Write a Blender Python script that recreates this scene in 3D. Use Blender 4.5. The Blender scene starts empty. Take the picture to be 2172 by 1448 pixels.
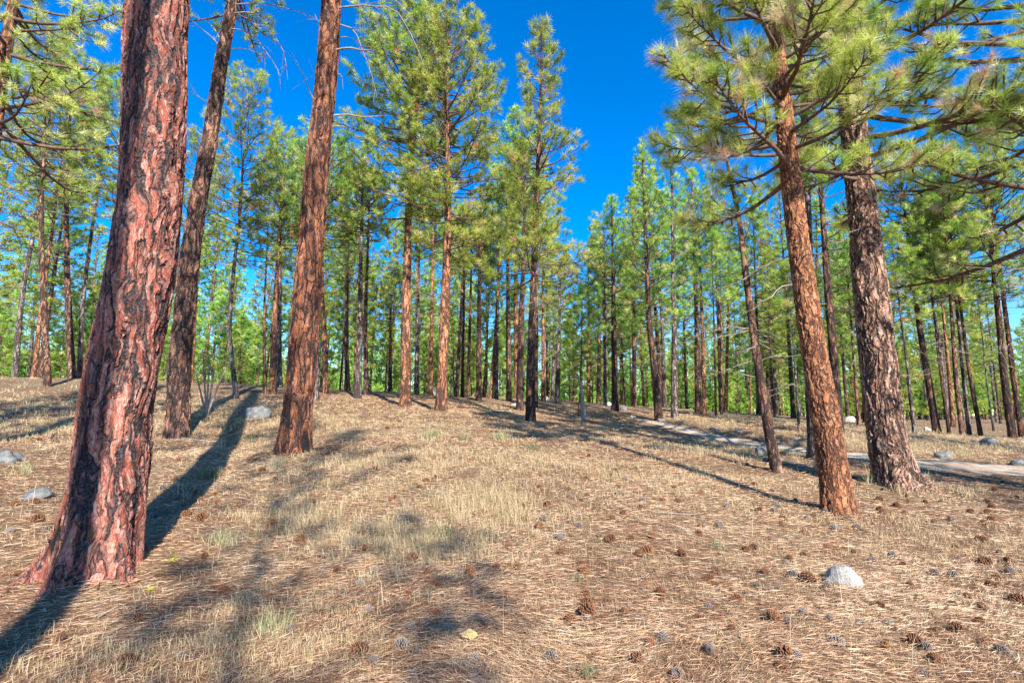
import bpy, math, random
import numpy as np
from mathutils import Vector, Matrix
R = math.radians
sc = bpy.context.scene
COL = sc.collection
rng = np.random.default_rng(7)

# ------------------------------------------------------------------ camera, sky, sun, exposure
PITCH = R(8.0); F = 1086.0; CAMZ = 1.6
cam = bpy.data.cameras.new('camera'); camo = bpy.data.objects.new('camera', cam); COL.objects.link(camo)
cam.lens = 18.0; cam.sensor_width = 36.0; cam.clip_start = 0.05; cam.clip_end = 2000
camo.location = (0, 0, CAMZ); camo.rotation_euler = (R(90) + PITCH, 0, 0)
sc.camera = camo
SUN_EL = R(36); SUN_AZ = R(158)          # azimuth clockwise from +Y
world = bpy.data.worlds.new("World"); sc.world = world; world.use_nodes = True
wn = world.node_tree; bg = wn.nodes['Background']
sky = wn.nodes.new('ShaderNodeTexSky'); sky.sky_type = 'NISHITA'; sky.sun_disc = False
sky.sun_elevation = SUN_EL; sky.sun_rotation = SUN_AZ; sky.altitude = 900
sky.air_density = 1.0; sky.dust_density = 0.15; sky.ozone_density = 3.0
hs = wn.nodes.new('ShaderNodeHueSaturation'); hs.inputs['Saturation'].default_value = 1.5; hs.inputs['Value'].default_value = 1.3; hs.inputs['Hue'].default_value = .507
wn.links.new(sky.outputs[0], hs.inputs['Color']); wn.links.new(hs.outputs[0], bg.inputs['Color'])
bg.inputs['Strength'].default_value = 0.105
sun = bpy.data.lights.new('sun', 'SUN'); suno = bpy.data.objects.new('sun', sun); COL.objects.link(suno)
sun.energy = 5.0; sun.angle = R(0.5); sun.color = (1.0, 0.93, 0.82)
sdir = Vector((math.sin(SUN_AZ) * math.cos(SUN_EL), math.cos(SUN_AZ) * math.cos(SUN_EL), math.sin(SUN_EL)))
suno.rotation_euler = sdir.to_track_quat('Z', 'Y').to_euler()
suno.location = (10, -20, 30)
sc.view_settings.view_transform = 'Standard'; sc.view_settings.look = 'None'
sc.view_settings.exposure = 1.2; sc.view_settings.gamma = 1.0
sc.cycles.max_bounces = 6; sc.cycles.transparent_max_bounces = 4; sc.cycles.diffuse_bounces = 3

# ------------------------------------------------------------------ measuring the photograph
def ray(px, py):
    u = (px - 1086.0) / F; v = (724.0 - py) / F
    c, s = math.cos(PITCH), math.sin(PITCH)
    return np.array([u, c - v * s, s + v * c])
def at(px, py, depth):
    d = ray(px, py); return np.array([0, 0, CAMZ]) + d * (depth / d[1])

# ------------------------------------------------------------------ noise and terrain
def _hash(ix, iy, iz, seed):
    h = (ix.astype(np.int64) * 374761393 + iy.astype(np.int64) * 668265263 + iz.astype(np.int64) * 2147483647 + seed * 974711) & 0xffffffff
    h = ((h ^ (h >> 13)) * 1274126177) & 0xffffffff
    h = (h ^ (h >> 16)) & 0xffffffff
    return h.astype(np.float64) / 4294967295.0
def noise3(x, y, z, seed=0):
    x = np.asarray(x, float); y = np.asarray(y, float); z = np.asarray(z, float) + np.zeros_like(x)
    ix, iy, iz = np.floor(x), np.floor(y), np.floor(z)
    fx, fy, fz = x - ix, y - iy, z - iz
    fx, fy, fz = [f * f * (3 - 2 * f) for f in (fx, fy, fz)]
    out = 0
    for a in (0, 1):
        for b in (0, 1):
            for c in (0, 1):
                w = (fx if a else 1 - fx) * (fy if b else 1 - fy) * (fz if c else 1 - fz)
                out = out + w * _hash(ix + a, iy + b, iz + c, seed)
    return out * 2 - 1
def noise2(x, y, seed=0): return noise3(x, y, 0.5, seed)

_cp = []
def cpix(px, py, d):
    p = at(px, py, d); _cp.append((p[0], p[1], p[2]))
for a in [(205,1235,5.0),(375,942,13.8),(620,972,11.0),(860,866,20),(935,876,19),(1125,898,18),(1395,887,23),(1430,886,24),
          (1645,1007,11.8),(1775,1096,8.2),(1900,1038,10.5),(1735,972,13.5),(1780,922,19),(1305,871,26),(758,846,24),(665,846,22),
          (575,836,24),(500,848,22),(145,803,26),(20,803,28),(350,808,30),(547,882,16),
          (900,838,30),(1050,844,32),(1180,848,34),(1300,858,34),(1450,868,36),(1600,878,38),(1800,888,40),(2000,896,45),(2150,900,45),
          (1983,917,24),(2145,922,23),(2172,1010,11.5),(1700,947,17),(1500,922,20),(1350,900,23),
          (1086,1000,8.8),(800,960,10.5),(1300,960,12.0),(1237,886,22),(100,950,10.5),(10,985,9.0)]:
    cpix(*a)
for a in [(0,0,0),(0,3,0),(-3.4,3.3,0),(3.4,3.3,0),(0,6,0.03),(-12,0,.6),(12,0,-.3),(0,-12,-.3),(-10,-12,.3),(10,-12,-.5),
          (-60,60,4.2),(-40,80,2.6),(0,90,1.5),(50,90,.6),(80,60,.6),(-90,20,4.0),(60,10,-.4),(-140,140,2.5),(140,140,.4),(0,160,1.2),
          (-30,45,3.7),(-10,52,2.6),(10,55,1.9)]:
    _cp.append(a)
CP = np.array(_cp)
def _phi(r2): return 0.5 * r2 * np.log(r2 + 1e-9)
def _fit():
    n = len(CP); X = CP[:, :2]
    K = _phi(((X[:, None] - X[None]) ** 2).sum(-1)) + np.eye(n) * 3.0
    P = np.c_[np.ones(n), X]
    A = np.zeros((n + 3, n + 3)); A[:n, :n] = K; A[:n, n:] = P; A[n:, :n] = P.T
    return np.linalg.solve(A, np.r_[CP[:, 2], np.zeros(3)])
_W = _fit()
def H0(x, y):
    x = np.atleast_1d(np.asarray(x, float)); y = np.atleast_1d(np.asarray(y, float)); sh = x.shape
    x = x.ravel(); y = y.ravel(); rr = np.hypot(x, y); k = np.minimum(1, 150 / np.maximum(rr, 1)); xs, ys = x * k, y * k
    out = np.empty(len(x))
    for i in range(0, len(x), 40000):
        q = np.c_[xs[i:i+40000], ys[i:i+40000]]
        d = ((q[:, None] - CP[None, :, :2]) ** 2).sum(-1)
        out[i:i+40000] = _phi(d) @ _W[:-3] + _W[-3] + q @ _W[-2:]
    return out.reshape(sh)
# gravel path centre line (world x, y)
PATHC = np.array([(40.0,-3.0),(24.0,6.0),(15.5,10.0),(12.5,11.6),(9.7,14.0),(8.2,17.2),(7.1,20.5),(5.9,23.5)])
def path_dist(x, y):
    best = np.full(np.shape(x), 1e9)
    for a, b in zip(PATHC[:-1], PATHC[1:]):
        ab = b - a; t = np.clip(((x - a[0]) * ab[0] + (y - a[1]) * ab[1]) / (ab @ ab), 0, 1)
        best = np.minimum(best, np.hypot(x - a[0] - t * ab[0], y - a[1] - t * ab[1]))
    return best
MOUNDS = [(*at(212,1235,5.0)[:2], .50, .10), (*at(375,942,13.8)[:2], .55, .10), (*at(620,972,11.0)[:2], .55, .11), (*at(1777,1095,8.2)[:2], .42, .09), (*at(1905,1038,10.5)[:2], .65, .12), (*at(1648,1007,11.8)[:2], .3, .06), (*at(860,866,20)[:2], .5, .1), (*at(935,876,19)[:2], .5, .1), (*at(1125,898,18)[:2], .45, .09)]
def H(x, y):
    x = np.atleast_1d(np.asarray(x, float)); y = np.atleast_1d(np.asarray(y, float))
    h = H0(x, y)
    for mx, my, mr, ma in MOUNDS: h = h + ma * np.exp(-(((x - mx) ** 2 + (y - my) ** 2) / (2 * mr * mr)))
    k = np.clip((path_dist(x, y) - 0.7) / 1.0, 0.15, 1)
    h = h + k * (0.05 * noise2(x / 1.9, y / 1.9, 1) + 0.028 * noise2(x / .6, y / .6, 2) + 0.021 * noise2(x / .21, y / .21, 3) + .010 * noise2(x / .07, y / .07, 4))
    return h
def Hs(x, y): return float(H(x, y)[0])

# ------------------------------------------------------------------ mesh builder
class MB:
    def __init__(s): s.v = []; s.f = []; s.n = 0
    def add(s, verts, faces, mat=0, tv=0.0, smooth=False):
        verts = np.asarray(verts, np.float32).reshape(-1, 3); faces = np.asarray(faces, np.int32)
        tv = np.broadcast_to(np.asarray(tv, np.float32), (len(verts),))
        s.v.append((verts, tv)); s.f.append((faces + s.n, mat, smooth)); s.n += len(verts)
    def build(s, name, mats, parent=None, link=True):
        me = bpy.data.meshes.new(name)
        V = np.concatenate([a for a, _ in s.v]); T = np.concatenate([t for _, t in s.v])
        me.vertices.add(len(V)); me.vertices.foreach_set('co', V.ravel())
        tot = np.concatenate([np.full(len(f), f.shape[1], np.int32) for f, _, _ in s.f])
        loops = np.concatenate([f.ravel() for f, _, _ in s.f]).astype(np.int32)
        mi = np.concatenate([np.full(len(f), m, np.int32) for f, m, _ in s.f])
        sm = np.concatenate([np.full(len(f), q, bool) for f, _, q in s.f])
        me.loops.add(len(loops)); me.loops.foreach_set('vertex_index', loops)
        me.polygons.add(len(tot)); me.polygons.foreach_set('loop_start', np.r_[0, np.cumsum(tot)[:-1]].astype(np.int32))
        me.polygons.foreach_set('loop_total', tot)
        me.polygons.foreach_set('material_index', mi); me.polygons.foreach_set('use_smooth', sm)
        at_ = me.attributes.new('tv', 'FLOAT', 'POINT'); at_.data.foreach_set('value', T)
        me.update(calc_edges=True)
        for m in mats: me.materials.append(m)
        o = bpy.data.objects.new(name, me)
        if link: COL.objects.link(o)
        if parent: o.parent = parent
        return o
def tag(o, label=None, cat=None, group=None, kind=None):
    if label: o['label'] = label
    if cat: o['category'] = cat
    if group: o['group'] = group
    if kind: o['kind'] = kind
    return o
def empty(name, loc, label=None, cat=None, group=None):
    o = bpy.data.objects.new(name, None); o.empty_display_size = .3; COL.objects.link(o); o.location = loc
    return tag(o, label, cat, group)

def smoothpath(P, n):
    P = np.asarray(P, float)
    if len(P) < 3:
        t = np.linspace(0, 1, n)[:, None]; return P[0] * (1 - t) + P[-1] * t
    Q = np.r_[[2 * P[0] - P[1]], P, [2 * P[-1] - P[-2]]]
    t = np.linspace(0, len(P) - 1 - 1e-6, n); i = t.astype(int); f = (t - i)[:, None]
    a, b, c, d = Q[i], Q[i + 1], Q[i + 2], Q[i + 3]
    return .5 * (2 * b + (c - a) * f + (2 * a - 5 * b + 4 * c - d) * f * f + (3 * b - a - 3 * c + d) * f ** 3)
def tube(mb, P, r, ns=5, mat=0, tv=0.5, cap=False):
    P = np.asarray(P, float); n = len(P); r = np.broadcast_to(np.asarray(r, float), (n,))
    T = np.gradient(P, axis=0); T /= np.linalg.norm(T, axis=1)[:, None] + 1e-9
    m = T.mean(0); ref = np.array([0, 0, 1.]) if abs(m[2]) < .8 * np.linalg.norm(m) + 1e-9 else np.array([1., 0, 0])
    A = np.cross(T, ref); A /= np.linalg.norm(A, axis=1)[:, None] + 1e-9; B = np.cross(T, A)
    an = np.arange(ns) * 2 * math.pi / ns
    V = P[:, None] + r[:, None, None] * (np.cos(an)[None, :, None] * A[:, None] + np.sin(an)[None, :, None] * B[:, None])
    i = np.arange(n - 1)[:, None] * ns; j = np.arange(ns)[None]; k = (j + 1) % ns
    Fq = np.stack([i + j, i + k, i + ns + k, i + ns + j], -1).reshape(-1, 4)
    mb.add(V.reshape(-1, 3), Fq, mat, tv, True)
    if cap: mb.add(V[-1], np.array([list(range(ns))]), mat, tv)

# ------------------------------------------------------------------ material helpers
def mat(name):
    m = bpy.data.materials.new(name); m.use_nodes = True; nt = m.node_tree
    b = nt.nodes['Principled BSDF']; b.inputs['Roughness'].default_value = .85
    b.inputs['Specular IOR Level'].default_value = .2
    return m, nt, b
class N:
    def __init__(s, nt): s.nt = nt
    def new(s, t, **k):
        n = s.nt.nodes.new(t)
        for a, v in k.items():
            if a.startswith('i_'): n.inputs[a[2:].replace('_', ' ')].default_value = v
            else: setattr(n, a, v)
        return n
    def link(s, a, b): s.nt.links.new(a, b)
    def math(s, op, a, b=None, c=None, clamp=False):
        n = s.nt.nodes.new('ShaderNodeMath'); n.operation = op; n.use_clamp = clamp
        for i, x in enumerate((a, b, c)):
            if x is None: continue
            if isinstance(x, (int, float)): n.inputs[i].default_value = x
            else: s.link(x, n.inputs[i])
        return n.outputs[0]
    def noise(s, vec, scale, detail=3, rough=.55, dist=0):
        n = s.new('ShaderNodeTexNoise'); n.inputs['Scale'].default_value = scale; n.inputs['Detail'].default_value = detail
        n.inputs['Roughness'].default_value = rough; n.inputs['Distortion'].default_value = dist
        if vec is not None: s.link(vec, n.inputs['Vector'])
        return n.outputs['Fac']
    def vor(s, vec, scale, feature='F1', out='Distance', rand=1.0):
        n = s.new('ShaderNodeTexVoronoi'); n.feature = feature; n.inputs['Scale'].default_value = scale
        n.inputs['Randomness'].default_value = rand
        s.link(vec, n.inputs['Vector']); return n.outputs[out]
    def ramp(s, fac, stops, interp='LINEAR'):
        n = s.new('ShaderNodeValToRGB'); n.color_ramp.interpolation = interp
        el = n.color_ramp.elements
        while len(el) < len(stops): el.new(0.5)
        for e, (p, c) in zip(el, stops): e.position = p; e.color = (*c, 1) if len(c) == 3 else c
        s.link(fac, n.inputs[0]); return n.outputs[0]
    def mix(s, fac, a, b, blend='MIX'):
        n = s.new('ShaderNodeMix'); n.data_type = 'RGBA'; n.blend_type = blend
        for i, x in ((0, fac), (6, a), (7, b)):
            if isinstance(x, (int, float)): n.inputs[i].default_value = x
            elif isinstance(x, tuple): n.inputs[i].default_value = (*x, 1) if len(x) == 3 else x
            else: s.link(x, n.inputs[i])
        return n.outputs[2]
    def mapping(s, vec, scale=(1, 1, 1), rot=(0, 0, 0), loc=(0, 0, 0)):
        n = s.new('ShaderNodeMapping'); n.inputs['Scale'].default_value = scale
        n.inputs['Rotation'].default_value = rot; n.inputs['Location'].default_value = loc
        s.link(vec, n.inputs['Vector']); return n.outputs[0]
    def smooth(s, v, lo, hi):
        n = s.new('ShaderNodeMapRange'); n.interpolation_type = 'SMOOTHSTEP'
        n.inputs['From Min'].default_value = lo; n.inputs['From Max'].default_value = hi
        s.link(v, n.inputs['Value']); return n.outputs[0]

def bark(name, plates, furrow, flake, scale=6.0, zs=.33, crack=.10, depth=.03, bump_only=False, pale=.5, charred=0.0):
    """furrowed ponderosa bark: plates divided by dark cracks, thin pale flakes on the plates"""
    m, nt, b = mat(name); n = N(nt)
    tc = n.new('ShaderNodeTexCoord').outputs['Object']
    oi = n.new('ShaderNodeObjectInfo').outputs['Random']
    off = n.new('ShaderNodeVectorMath', operation='ADD'); n.link(tc, off.inputs[0])
    cmb = n.new('ShaderNodeCombineXYZ'); n.link(n.math('MULTIPLY', oi, 37.0), cmb.inputs[2]); n.link(cmb.outputs[0], off.inputs[1])
    tc = off.outputs[0]
    nz = n.new('ShaderNodeTexNoise'); nz.inputs['Scale'].default_value = 3.0; nz.inputs['Detail'].default_value = 4
    n.link(n.mapping(tc, (1, 1, .6)), nz.inputs['Vector'])
    sub = n.new('ShaderNodeVectorMath', operation='SUBTRACT'); n.link(nz.outputs['Color'], sub.inputs[0]); sub.inputs[1].default_value = (.5, .5, .5)
    sc_ = n.new('ShaderNodeVectorMath', operation='SCALE'); sc_.inputs['Scale'].default_value = .30; n.link(sub.outputs[0], sc_.inputs[0])
    add = n.new('ShaderNodeVectorMath', operation='ADD'); n.link(tc, add.inputs[0]); n.link(sc_.outputs[0], add.inputs[1])
    warped = add.outputs[0]
    vs = n.mapping(warped, (1, 1, zs))
    d1 = n.vor(vs, scale, 'DISTANCE_TO_EDGE')
    c1 = n.vor(vs, scale, 'F1', 'Color')
    vs2 = n.mapping(warped, (1, 1, zs * 1.5))
    d2 = n.vor(vs2, scale * 3.1, 'DISTANCE_TO_EDGE')
    c2 = n.vor(vs2, scale * 3.1, 'F1', 'Color')
    fn = n.noise(tc, 45, 4, .65); mid = n.noise(n.mapping(tc, (1, 1, .5)), 9, 4, .6); big = n.noise(tc, 1.3, 2)
    wid = n.math('MULTIPLY', n.math('ADD', n.math('MULTIPLY', mid, 1.6), .2), crack)
    rg1 = n.math('ABSOLUTE', n.math('SUBTRACT', n.noise(n.mapping(warped, (1, 1, zs * .55)), scale * .72, 2.5, .5), .5))
    rg1 = n.math('MULTIPLY', rg1, 1.5)
    cross = n.math('ADD', d1, n.math('MULTIPLY', n.smooth(n.noise(n.mapping(tc, (1, 1, .6), (0, 0, 0), (5, 3, 1)), scale * .6, 2), .38, .66), .22))
    dd = n.math('DIVIDE', n.math('MINIMUM', rg1, cross), n.math('ADD', wid, .01))
    plate = n.smooth(dd, .12, 1.15)
    fl = n.smooth(d2, .0, .10)
    sepc = n.new('ShaderNodeSeparateColor'); n.link(c1, sepc.inputs[0])
    sepd = n.new('ShaderNodeSeparateColor'); n.link(c2, sepd.inputs[0])
    base = n.ramp(n.math('ADD', n.math('MULTIPLY', sepc.outputs[0], .5), n.math('MULTIPLY', mid, .5)), plates)
    flm = n.smooth(n.math('ADD', n.math('MULTIPLY', sepd.outputs[1], .30), n.math('MULTIPLY', n.noise(tc, 20, 6, .75), 1.0)), .62, .80)
    col = n.mix(n.math('MULTIPLY', flm, pale), base, flake)
    col = n.mix(n.math('MULTIPLY', n.math('SUBTRACT', 1.0, fl), .55), col, tuple(c * .35 for c in plates[0][1]))
    col = n.mix(n.math('MULTIPLY', n.smooth(fn, .3, .75), .35), col, n.mix(.5, col, (0.02, .012, .01)))
    furc = n.mix(n.smooth(fn, .45, .7), furrow, tuple(min(1, c * 3.2 + .03) for c in furrow))
    col = n.mix(plate, furc, col)
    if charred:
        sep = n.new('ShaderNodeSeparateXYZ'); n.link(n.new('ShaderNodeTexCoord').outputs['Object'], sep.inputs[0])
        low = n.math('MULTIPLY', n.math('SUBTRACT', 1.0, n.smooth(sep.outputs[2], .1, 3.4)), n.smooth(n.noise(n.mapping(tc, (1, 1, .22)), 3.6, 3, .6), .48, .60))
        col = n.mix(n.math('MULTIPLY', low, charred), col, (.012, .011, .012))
    n.link(col, b.inputs['Base Color']); b.inputs['Roughness'].default_value = .9
    hgt = n.math('ADD', n.math('MULTIPLY', plate, 1.0), n.math('ADD', n.math('MULTIPLY', fl, .30), n.math('ADD', n.math('MULTIPLY', fn, .34), n.math('MULTIPLY', n.math('MULTIPLY', sepc.outputs[1], plate), .35))))
    if bump_only:
        bp = n.new('ShaderNodeBump'); bp.inputs['Distance'].default_value = depth; bp.inputs['Strength'].default_value = 1.0
        n.link(hgt, bp.inputs['Height']); n.link(bp.outputs[0], b.inputs['Normal'])
    else:
        ds = n.new('ShaderNodeDisplacement'); ds.inputs['Scale'].default_value = depth; ds.inputs['Midlevel'].default_value = 1.0
        n.link(hgt, ds.inputs['Height']); n.link(ds.outputs[0], nt.nodes['Material Output'].inputs['Displacement'])
        m.displacement_method = 'BOTH'
    return m
PL_RED = [(.25, (.24, .065, .042)), (.5, (.36, .105, .068)), (.72, (.46, .17, .115)), (.9, (.38, .14, .07))]
PL_ORG = [(.25, (.30, .095, .035)), (.5, (.46, .17, .065)), (.75, (.56, .25, .11))]
PL_BRN = [(.25, (.17, .07, .042)), (.5, (.29, .12, .065)), (.75, (.42, .21, .13))]
PL_GRY = [(.25, (.17, .13, .115)), (.5, (.30, .23, .20)), (.75, (.46, .36, .31))]
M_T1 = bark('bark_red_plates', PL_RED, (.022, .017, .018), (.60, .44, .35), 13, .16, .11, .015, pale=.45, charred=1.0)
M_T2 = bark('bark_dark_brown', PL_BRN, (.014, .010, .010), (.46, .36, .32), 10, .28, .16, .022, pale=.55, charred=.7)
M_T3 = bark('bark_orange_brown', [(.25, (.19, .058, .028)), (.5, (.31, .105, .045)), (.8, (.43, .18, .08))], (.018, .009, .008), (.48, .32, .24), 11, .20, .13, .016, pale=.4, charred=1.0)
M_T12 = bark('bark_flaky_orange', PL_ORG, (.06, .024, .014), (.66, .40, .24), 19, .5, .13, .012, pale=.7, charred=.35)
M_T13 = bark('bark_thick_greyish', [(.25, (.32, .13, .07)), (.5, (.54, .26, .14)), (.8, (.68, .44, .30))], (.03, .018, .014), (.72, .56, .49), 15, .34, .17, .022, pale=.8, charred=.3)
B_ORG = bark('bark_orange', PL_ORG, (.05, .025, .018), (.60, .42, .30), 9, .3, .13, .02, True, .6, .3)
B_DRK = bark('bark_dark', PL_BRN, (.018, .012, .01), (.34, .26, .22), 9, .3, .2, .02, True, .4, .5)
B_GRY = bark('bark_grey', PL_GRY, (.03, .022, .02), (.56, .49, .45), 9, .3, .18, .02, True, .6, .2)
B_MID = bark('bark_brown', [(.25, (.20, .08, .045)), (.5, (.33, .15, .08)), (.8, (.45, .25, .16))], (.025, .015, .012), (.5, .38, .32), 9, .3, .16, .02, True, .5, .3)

def twig_mat(name, c0, c1):
    m, nt, b = mat(name); n = N(nt); tc = n.new('ShaderNodeTexCoord').outputs['Object']
    n.link(n.ramp(n.noise(tc, 14, 4, .6), [(.3, c0), (.7, c1)]), b.inputs['Base Color'])
    bp = n.new('ShaderNodeBump'); bp.inputs['Distance'].default_value = .01; n.link(n.noise(tc, 40, 3), bp.inputs['Height']); n.link(bp.outputs[0], b.inputs['Normal'])
    return m
M_TWIG = twig_mat('twig_bark', (.06, .035, .025), (.20, .13, .10))
M_DEAD = twig_mat('dead_wood', (.16, .12, .10), (.40, .34, .30))

def leaf_mat(name, stops, trans=.35, rough=.45, spec=.35, hue=.06):
    m, nt, b = mat(name); n = N(nt)
    a = n.new('ShaderNodeAttribute', attribute_name='tv').outputs['Fac']
    col = n.ramp(a, stops)
    oi = n.new('ShaderNodeObjectInfo').outputs['Random']
    h = n.new('ShaderNodeHueSaturation'); n.link(col, h.inputs['Color'])
    n.link(n.math('ADD', n.math('MULTIPLY', oi, hue), .5 - hue / 2), h.inputs['Hue'])
    n.link(n.math('ADD', n.math('MULTIPLY', oi, .3), .85), h.inputs['Value'])
    col = h.outputs[0]
    n.link(col, b.inputs['Base Color']); b.inputs['Roughness'].default_value = rough; b.inputs['Specular IOR Level'].default_value = spec
    if trans:
        t = n.new('ShaderNodeBsdfTranslucent'); n.link(col, t.inputs['Color'])
        mx = n.new('ShaderNodeMixShader'); mx.inputs[0].default_value = trans
        n.link(b.outputs[0], mx.inputs[1]); n.link(t.outputs[0], mx.inputs[2]); n.link(mx.outputs[0], nt.nodes['Material Output'].inputs['Surface'])
    return m
GREEN = [(0.0, (.06, .14, .025)), (.35, (.25, .41, .05)), (.7, (.52, .64, .11)), (.93, (.74, .78, .26)), (.965, (.72, .46, .20)), (1.0, (.62, .33, .15))]
M_NEEDLE = leaf_mat('pine_needles', GREEN, .38)
M_NEAR = leaf_mat('long_pine_needles', [(0.0, (.11, .22, .035)), (.35, (.40, .55, .08)), (.7, (.68, .76, .20)), (.9, (.84, .85, .46)), (.955, (.76, .56, .34)), (1.0, (.66, .42, .24))], .36, .38, .4)
M_LITTER = leaf_mat('fallen_needles', [(0.0, (.08, .035, .02)), (.25, (.25, .115, .06)), (.55, (.53, .31, .165)), (.85, (.76, .55, .34)), (1.0, (.42, .37, .31))], .1, .5, .4, 0)
M_GRASS = leaf_mat('dry_grass_blades', [(0.0, (.36, .26, .12)), (.5, (.64, .49, .27)), (.9, (.80, .67, .43)), (1.0, (.32, .36, .12))], .3, .5, .3, 0)
M_BUNCH = leaf_mat('bunchgrass_blades', [(0.0, (.17, .18, .08)), (.5, (.38, .36, .19)), (1.0, (.66, .57, .35))], .3, .5, .3, .03)

# ------------------------------------------------------------------ ground
def ground_mat():
    m, nt, b = mat('needle_litter_ground'); n = N(nt)
    tc = n.new('ShaderNodeTexCoord').outputs['Object']
    streaks = None; colr = None
    for k, (ang, sx, sy, sca) in enumerate([(.35, 1, 16, 9), (1.5, 1, 14, 10), (2.6, 1, 18, 8), (.9, 1, 12, 13), (-.2, 1, 15, 11)]):
        v = n.mapping(tc, (sx, sy, 1), (0, 0, ang), (k * 3.1, k * 7.7, 0))
        f = n.noise(v, sca, 3, .55, .6)
        streaks = f if streaks is None else n.math('MAXIMUM', streaks, f)
    s = n.smooth(streaks, .50, .78)
    big = n.noise(tc, .45, 5, .7); mid = n.noise(tc, 2.3, 6, .72); fine = n.noise(tc, 38, 5, .7)
    needle = n.ramp(n.math('ADD', n.math('MULTIPLY', s, .7), n.math('MULTIPLY', mid, .3)), [(.12, (.13, .075, .045)), (.4, (.36, .22, .13)), (.7, (.58, .38, .23)), (1.0, (.70, .50, .33))])
    straw = n.ramp(n.math('ADD', n.math('MULTIPLY', s, .6), n.math('MULTIPLY', fine, .4)), [(.15, (.20, .145, .08)), (.5, (.48, .37, .22)), (.9, (.68, .56, .36))])
    col = n.mix(n.smooth(n.math('ADD', n.math('MULTIPLY', big, .6), n.math('MULTIPLY', mid, .4)), .46, .62), needle, straw)
    grit = n.vor(tc, 26, 'F1', 'Distance')
    col = n.mix(n.math('MULTIPLY', n.smooth(grit, .20, .10), .0), col, (.05, .03, .02))
    spots = n.smooth(n.noise(tc, 7.5, 3, .7), .60, .68)
    col = n.mix(n.math('MULTIPLY', spots, .45), col, (.14, .075, .045))
    greys = n.smooth(n.noise(tc, 5.1, 4, .7), .63, .70)
    col = n.mix(n.math('MULTIPLY', greys, .5), col, (.34, .30, .26))
    n.link(col, b.inputs['Base Color']); b.inputs['Roughness'].default_value = .95
    bp = n.new('ShaderNodeBump'); bp.inputs['Distance'].default_value = .03; bp.inputs['Strength'].default_value = .9
    n.link(n.math('ADD', s, n.math('ADD', n.math('MULTIPLY', fine, .5), n.math('MULTIPLY', n.noise(tc, 9, 4), 1.2))), bp.inputs['Height']); n.link(bp.outputs[0], b.inputs['Normal'])
    return m
def gravel_mat():
    m, nt, b = mat('path_gravel'); n = N(nt); tc = n.new('ShaderNodeTexCoord').outputs['Object']
    c = n.ramp(n.vor(tc, 60, 'F1', 'Color'), [(.1, (.32, .27, .21)), (.5, (.53, .46, .37)), (.9, (.72, .65, .56))])
    dirt = n.smooth(n.noise(tc, 1.9, 5, .7), .42, .58)
    c = n.mix(n.math('MULTIPLY', dirt, .80), c, (.42, .28, .17))
    n.link(c, b.inputs['Base Color']); b.inputs['Roughness'].default_value = .95
    bp = n.new('ShaderNodeBump'); bp.inputs['Distance'].default_value = .02; n.link(n.vor(tc, 60), bp.inputs['Height']); n.link(bp.outputs[0], b.inputs['Normal'])
    return m
def build_ground():
    front = np.radians(np.linspace(-68, 68, 460)); back = np.radians(np.linspace(68, 292, 80))[1:-1]
    th = np.r_[front, back]; nth = len(th)
    rr = np.r_[0.25 * (1.0125 ** np.arange(0, 590))]; rr = rr[rr < 420]; nr = len(rr)
    X = (rr[:, None] * np.sin(th)[None]); Y = (rr[:, None] * np.cos(th)[None])
    Z = H(X.ravel(), Y.ravel()).reshape(X.shape)
    mb = MB(); V = np.stack([X, Y, Z], -1).reshape(-1, 3)
    i = np.arange(nr - 1)[:, None] * nth; j = np.arange(nth)[None]; k = (j + 1) % nth
    Fq = np.stack([i + j, i + nth + j, i + nth + k, i + k], -1).reshape(-1, 4)
    mb.add(V, Fq, 0, 0, True)
    mb.add(V[:nth], np.array([list(range(nth))[::-1]]), 0, 0)
    o = mb.build('ground', [ground_mat()]); tag(o, kind='structure', label='forest floor of brown pine needle litter')
    # path
    C = smoothpath(np.c_[PATHC, np.zeros(len(PATHC))], 520)[:, :2]
    T = np.gradient(C, axis=0); T /= np.linalg.norm(T, axis=1)[:, None]; Nn = np.c_[-T[:, 1], T[:, 0]]
    w = np.linspace(-1, 1, 25)
    s = np.arange(520)
    half = 1.08 * (1 - .75 * np.clip((s - 330) / 190., 0, 1)) + .14 * noise2(s / 14., s * 0 + 1.3, 9)
    eL = 1 + .22 * noise2(s / 5., s * 0 + 5, 11) + .15 * noise2(s / 1.7, s * 0 + 5, 12); eR = 1 + .22 * noise2(s / 5., s * 0 + 9, 13) + .15 * noise2(s / 1.7, s * 0 + 9, 14)
    wid = np.where(w[None] < 0, eL[:, None], eR[:, None]) * half[:, None] * w[None]
    PX = C[:, None, 0] + Nn[:, None, 0] * wid; PY = C[:, None, 1] + Nn[:, None, 1] * wid
    crown = .022 * (1 - np.abs(w[None]) ** 3) - .010 + .012 * noise2(PX.ravel() / .25, PY.ravel() / .25, 17).reshape(PX.shape)
    PZ = H(PX.ravel(), PY.ravel()).reshape(PX.shape) + crown
    mb = MB(); i = np.arange(519)[:, None] * 25; j = np.arange(24)[None]
    mb.add(np.stack([PX, PY, PZ], -1).reshape(-1, 3), np.stack([i + j, i + j + 1, i + 25 + j + 1, i + 25 + j], -1).reshape(-1, 4), 0, 0, True)
    o = mb.build('path', [gravel_mat()]); tag(o, kind='structure', label='pale gravel path crossing behind the right hand trunks')
build_ground()

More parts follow.
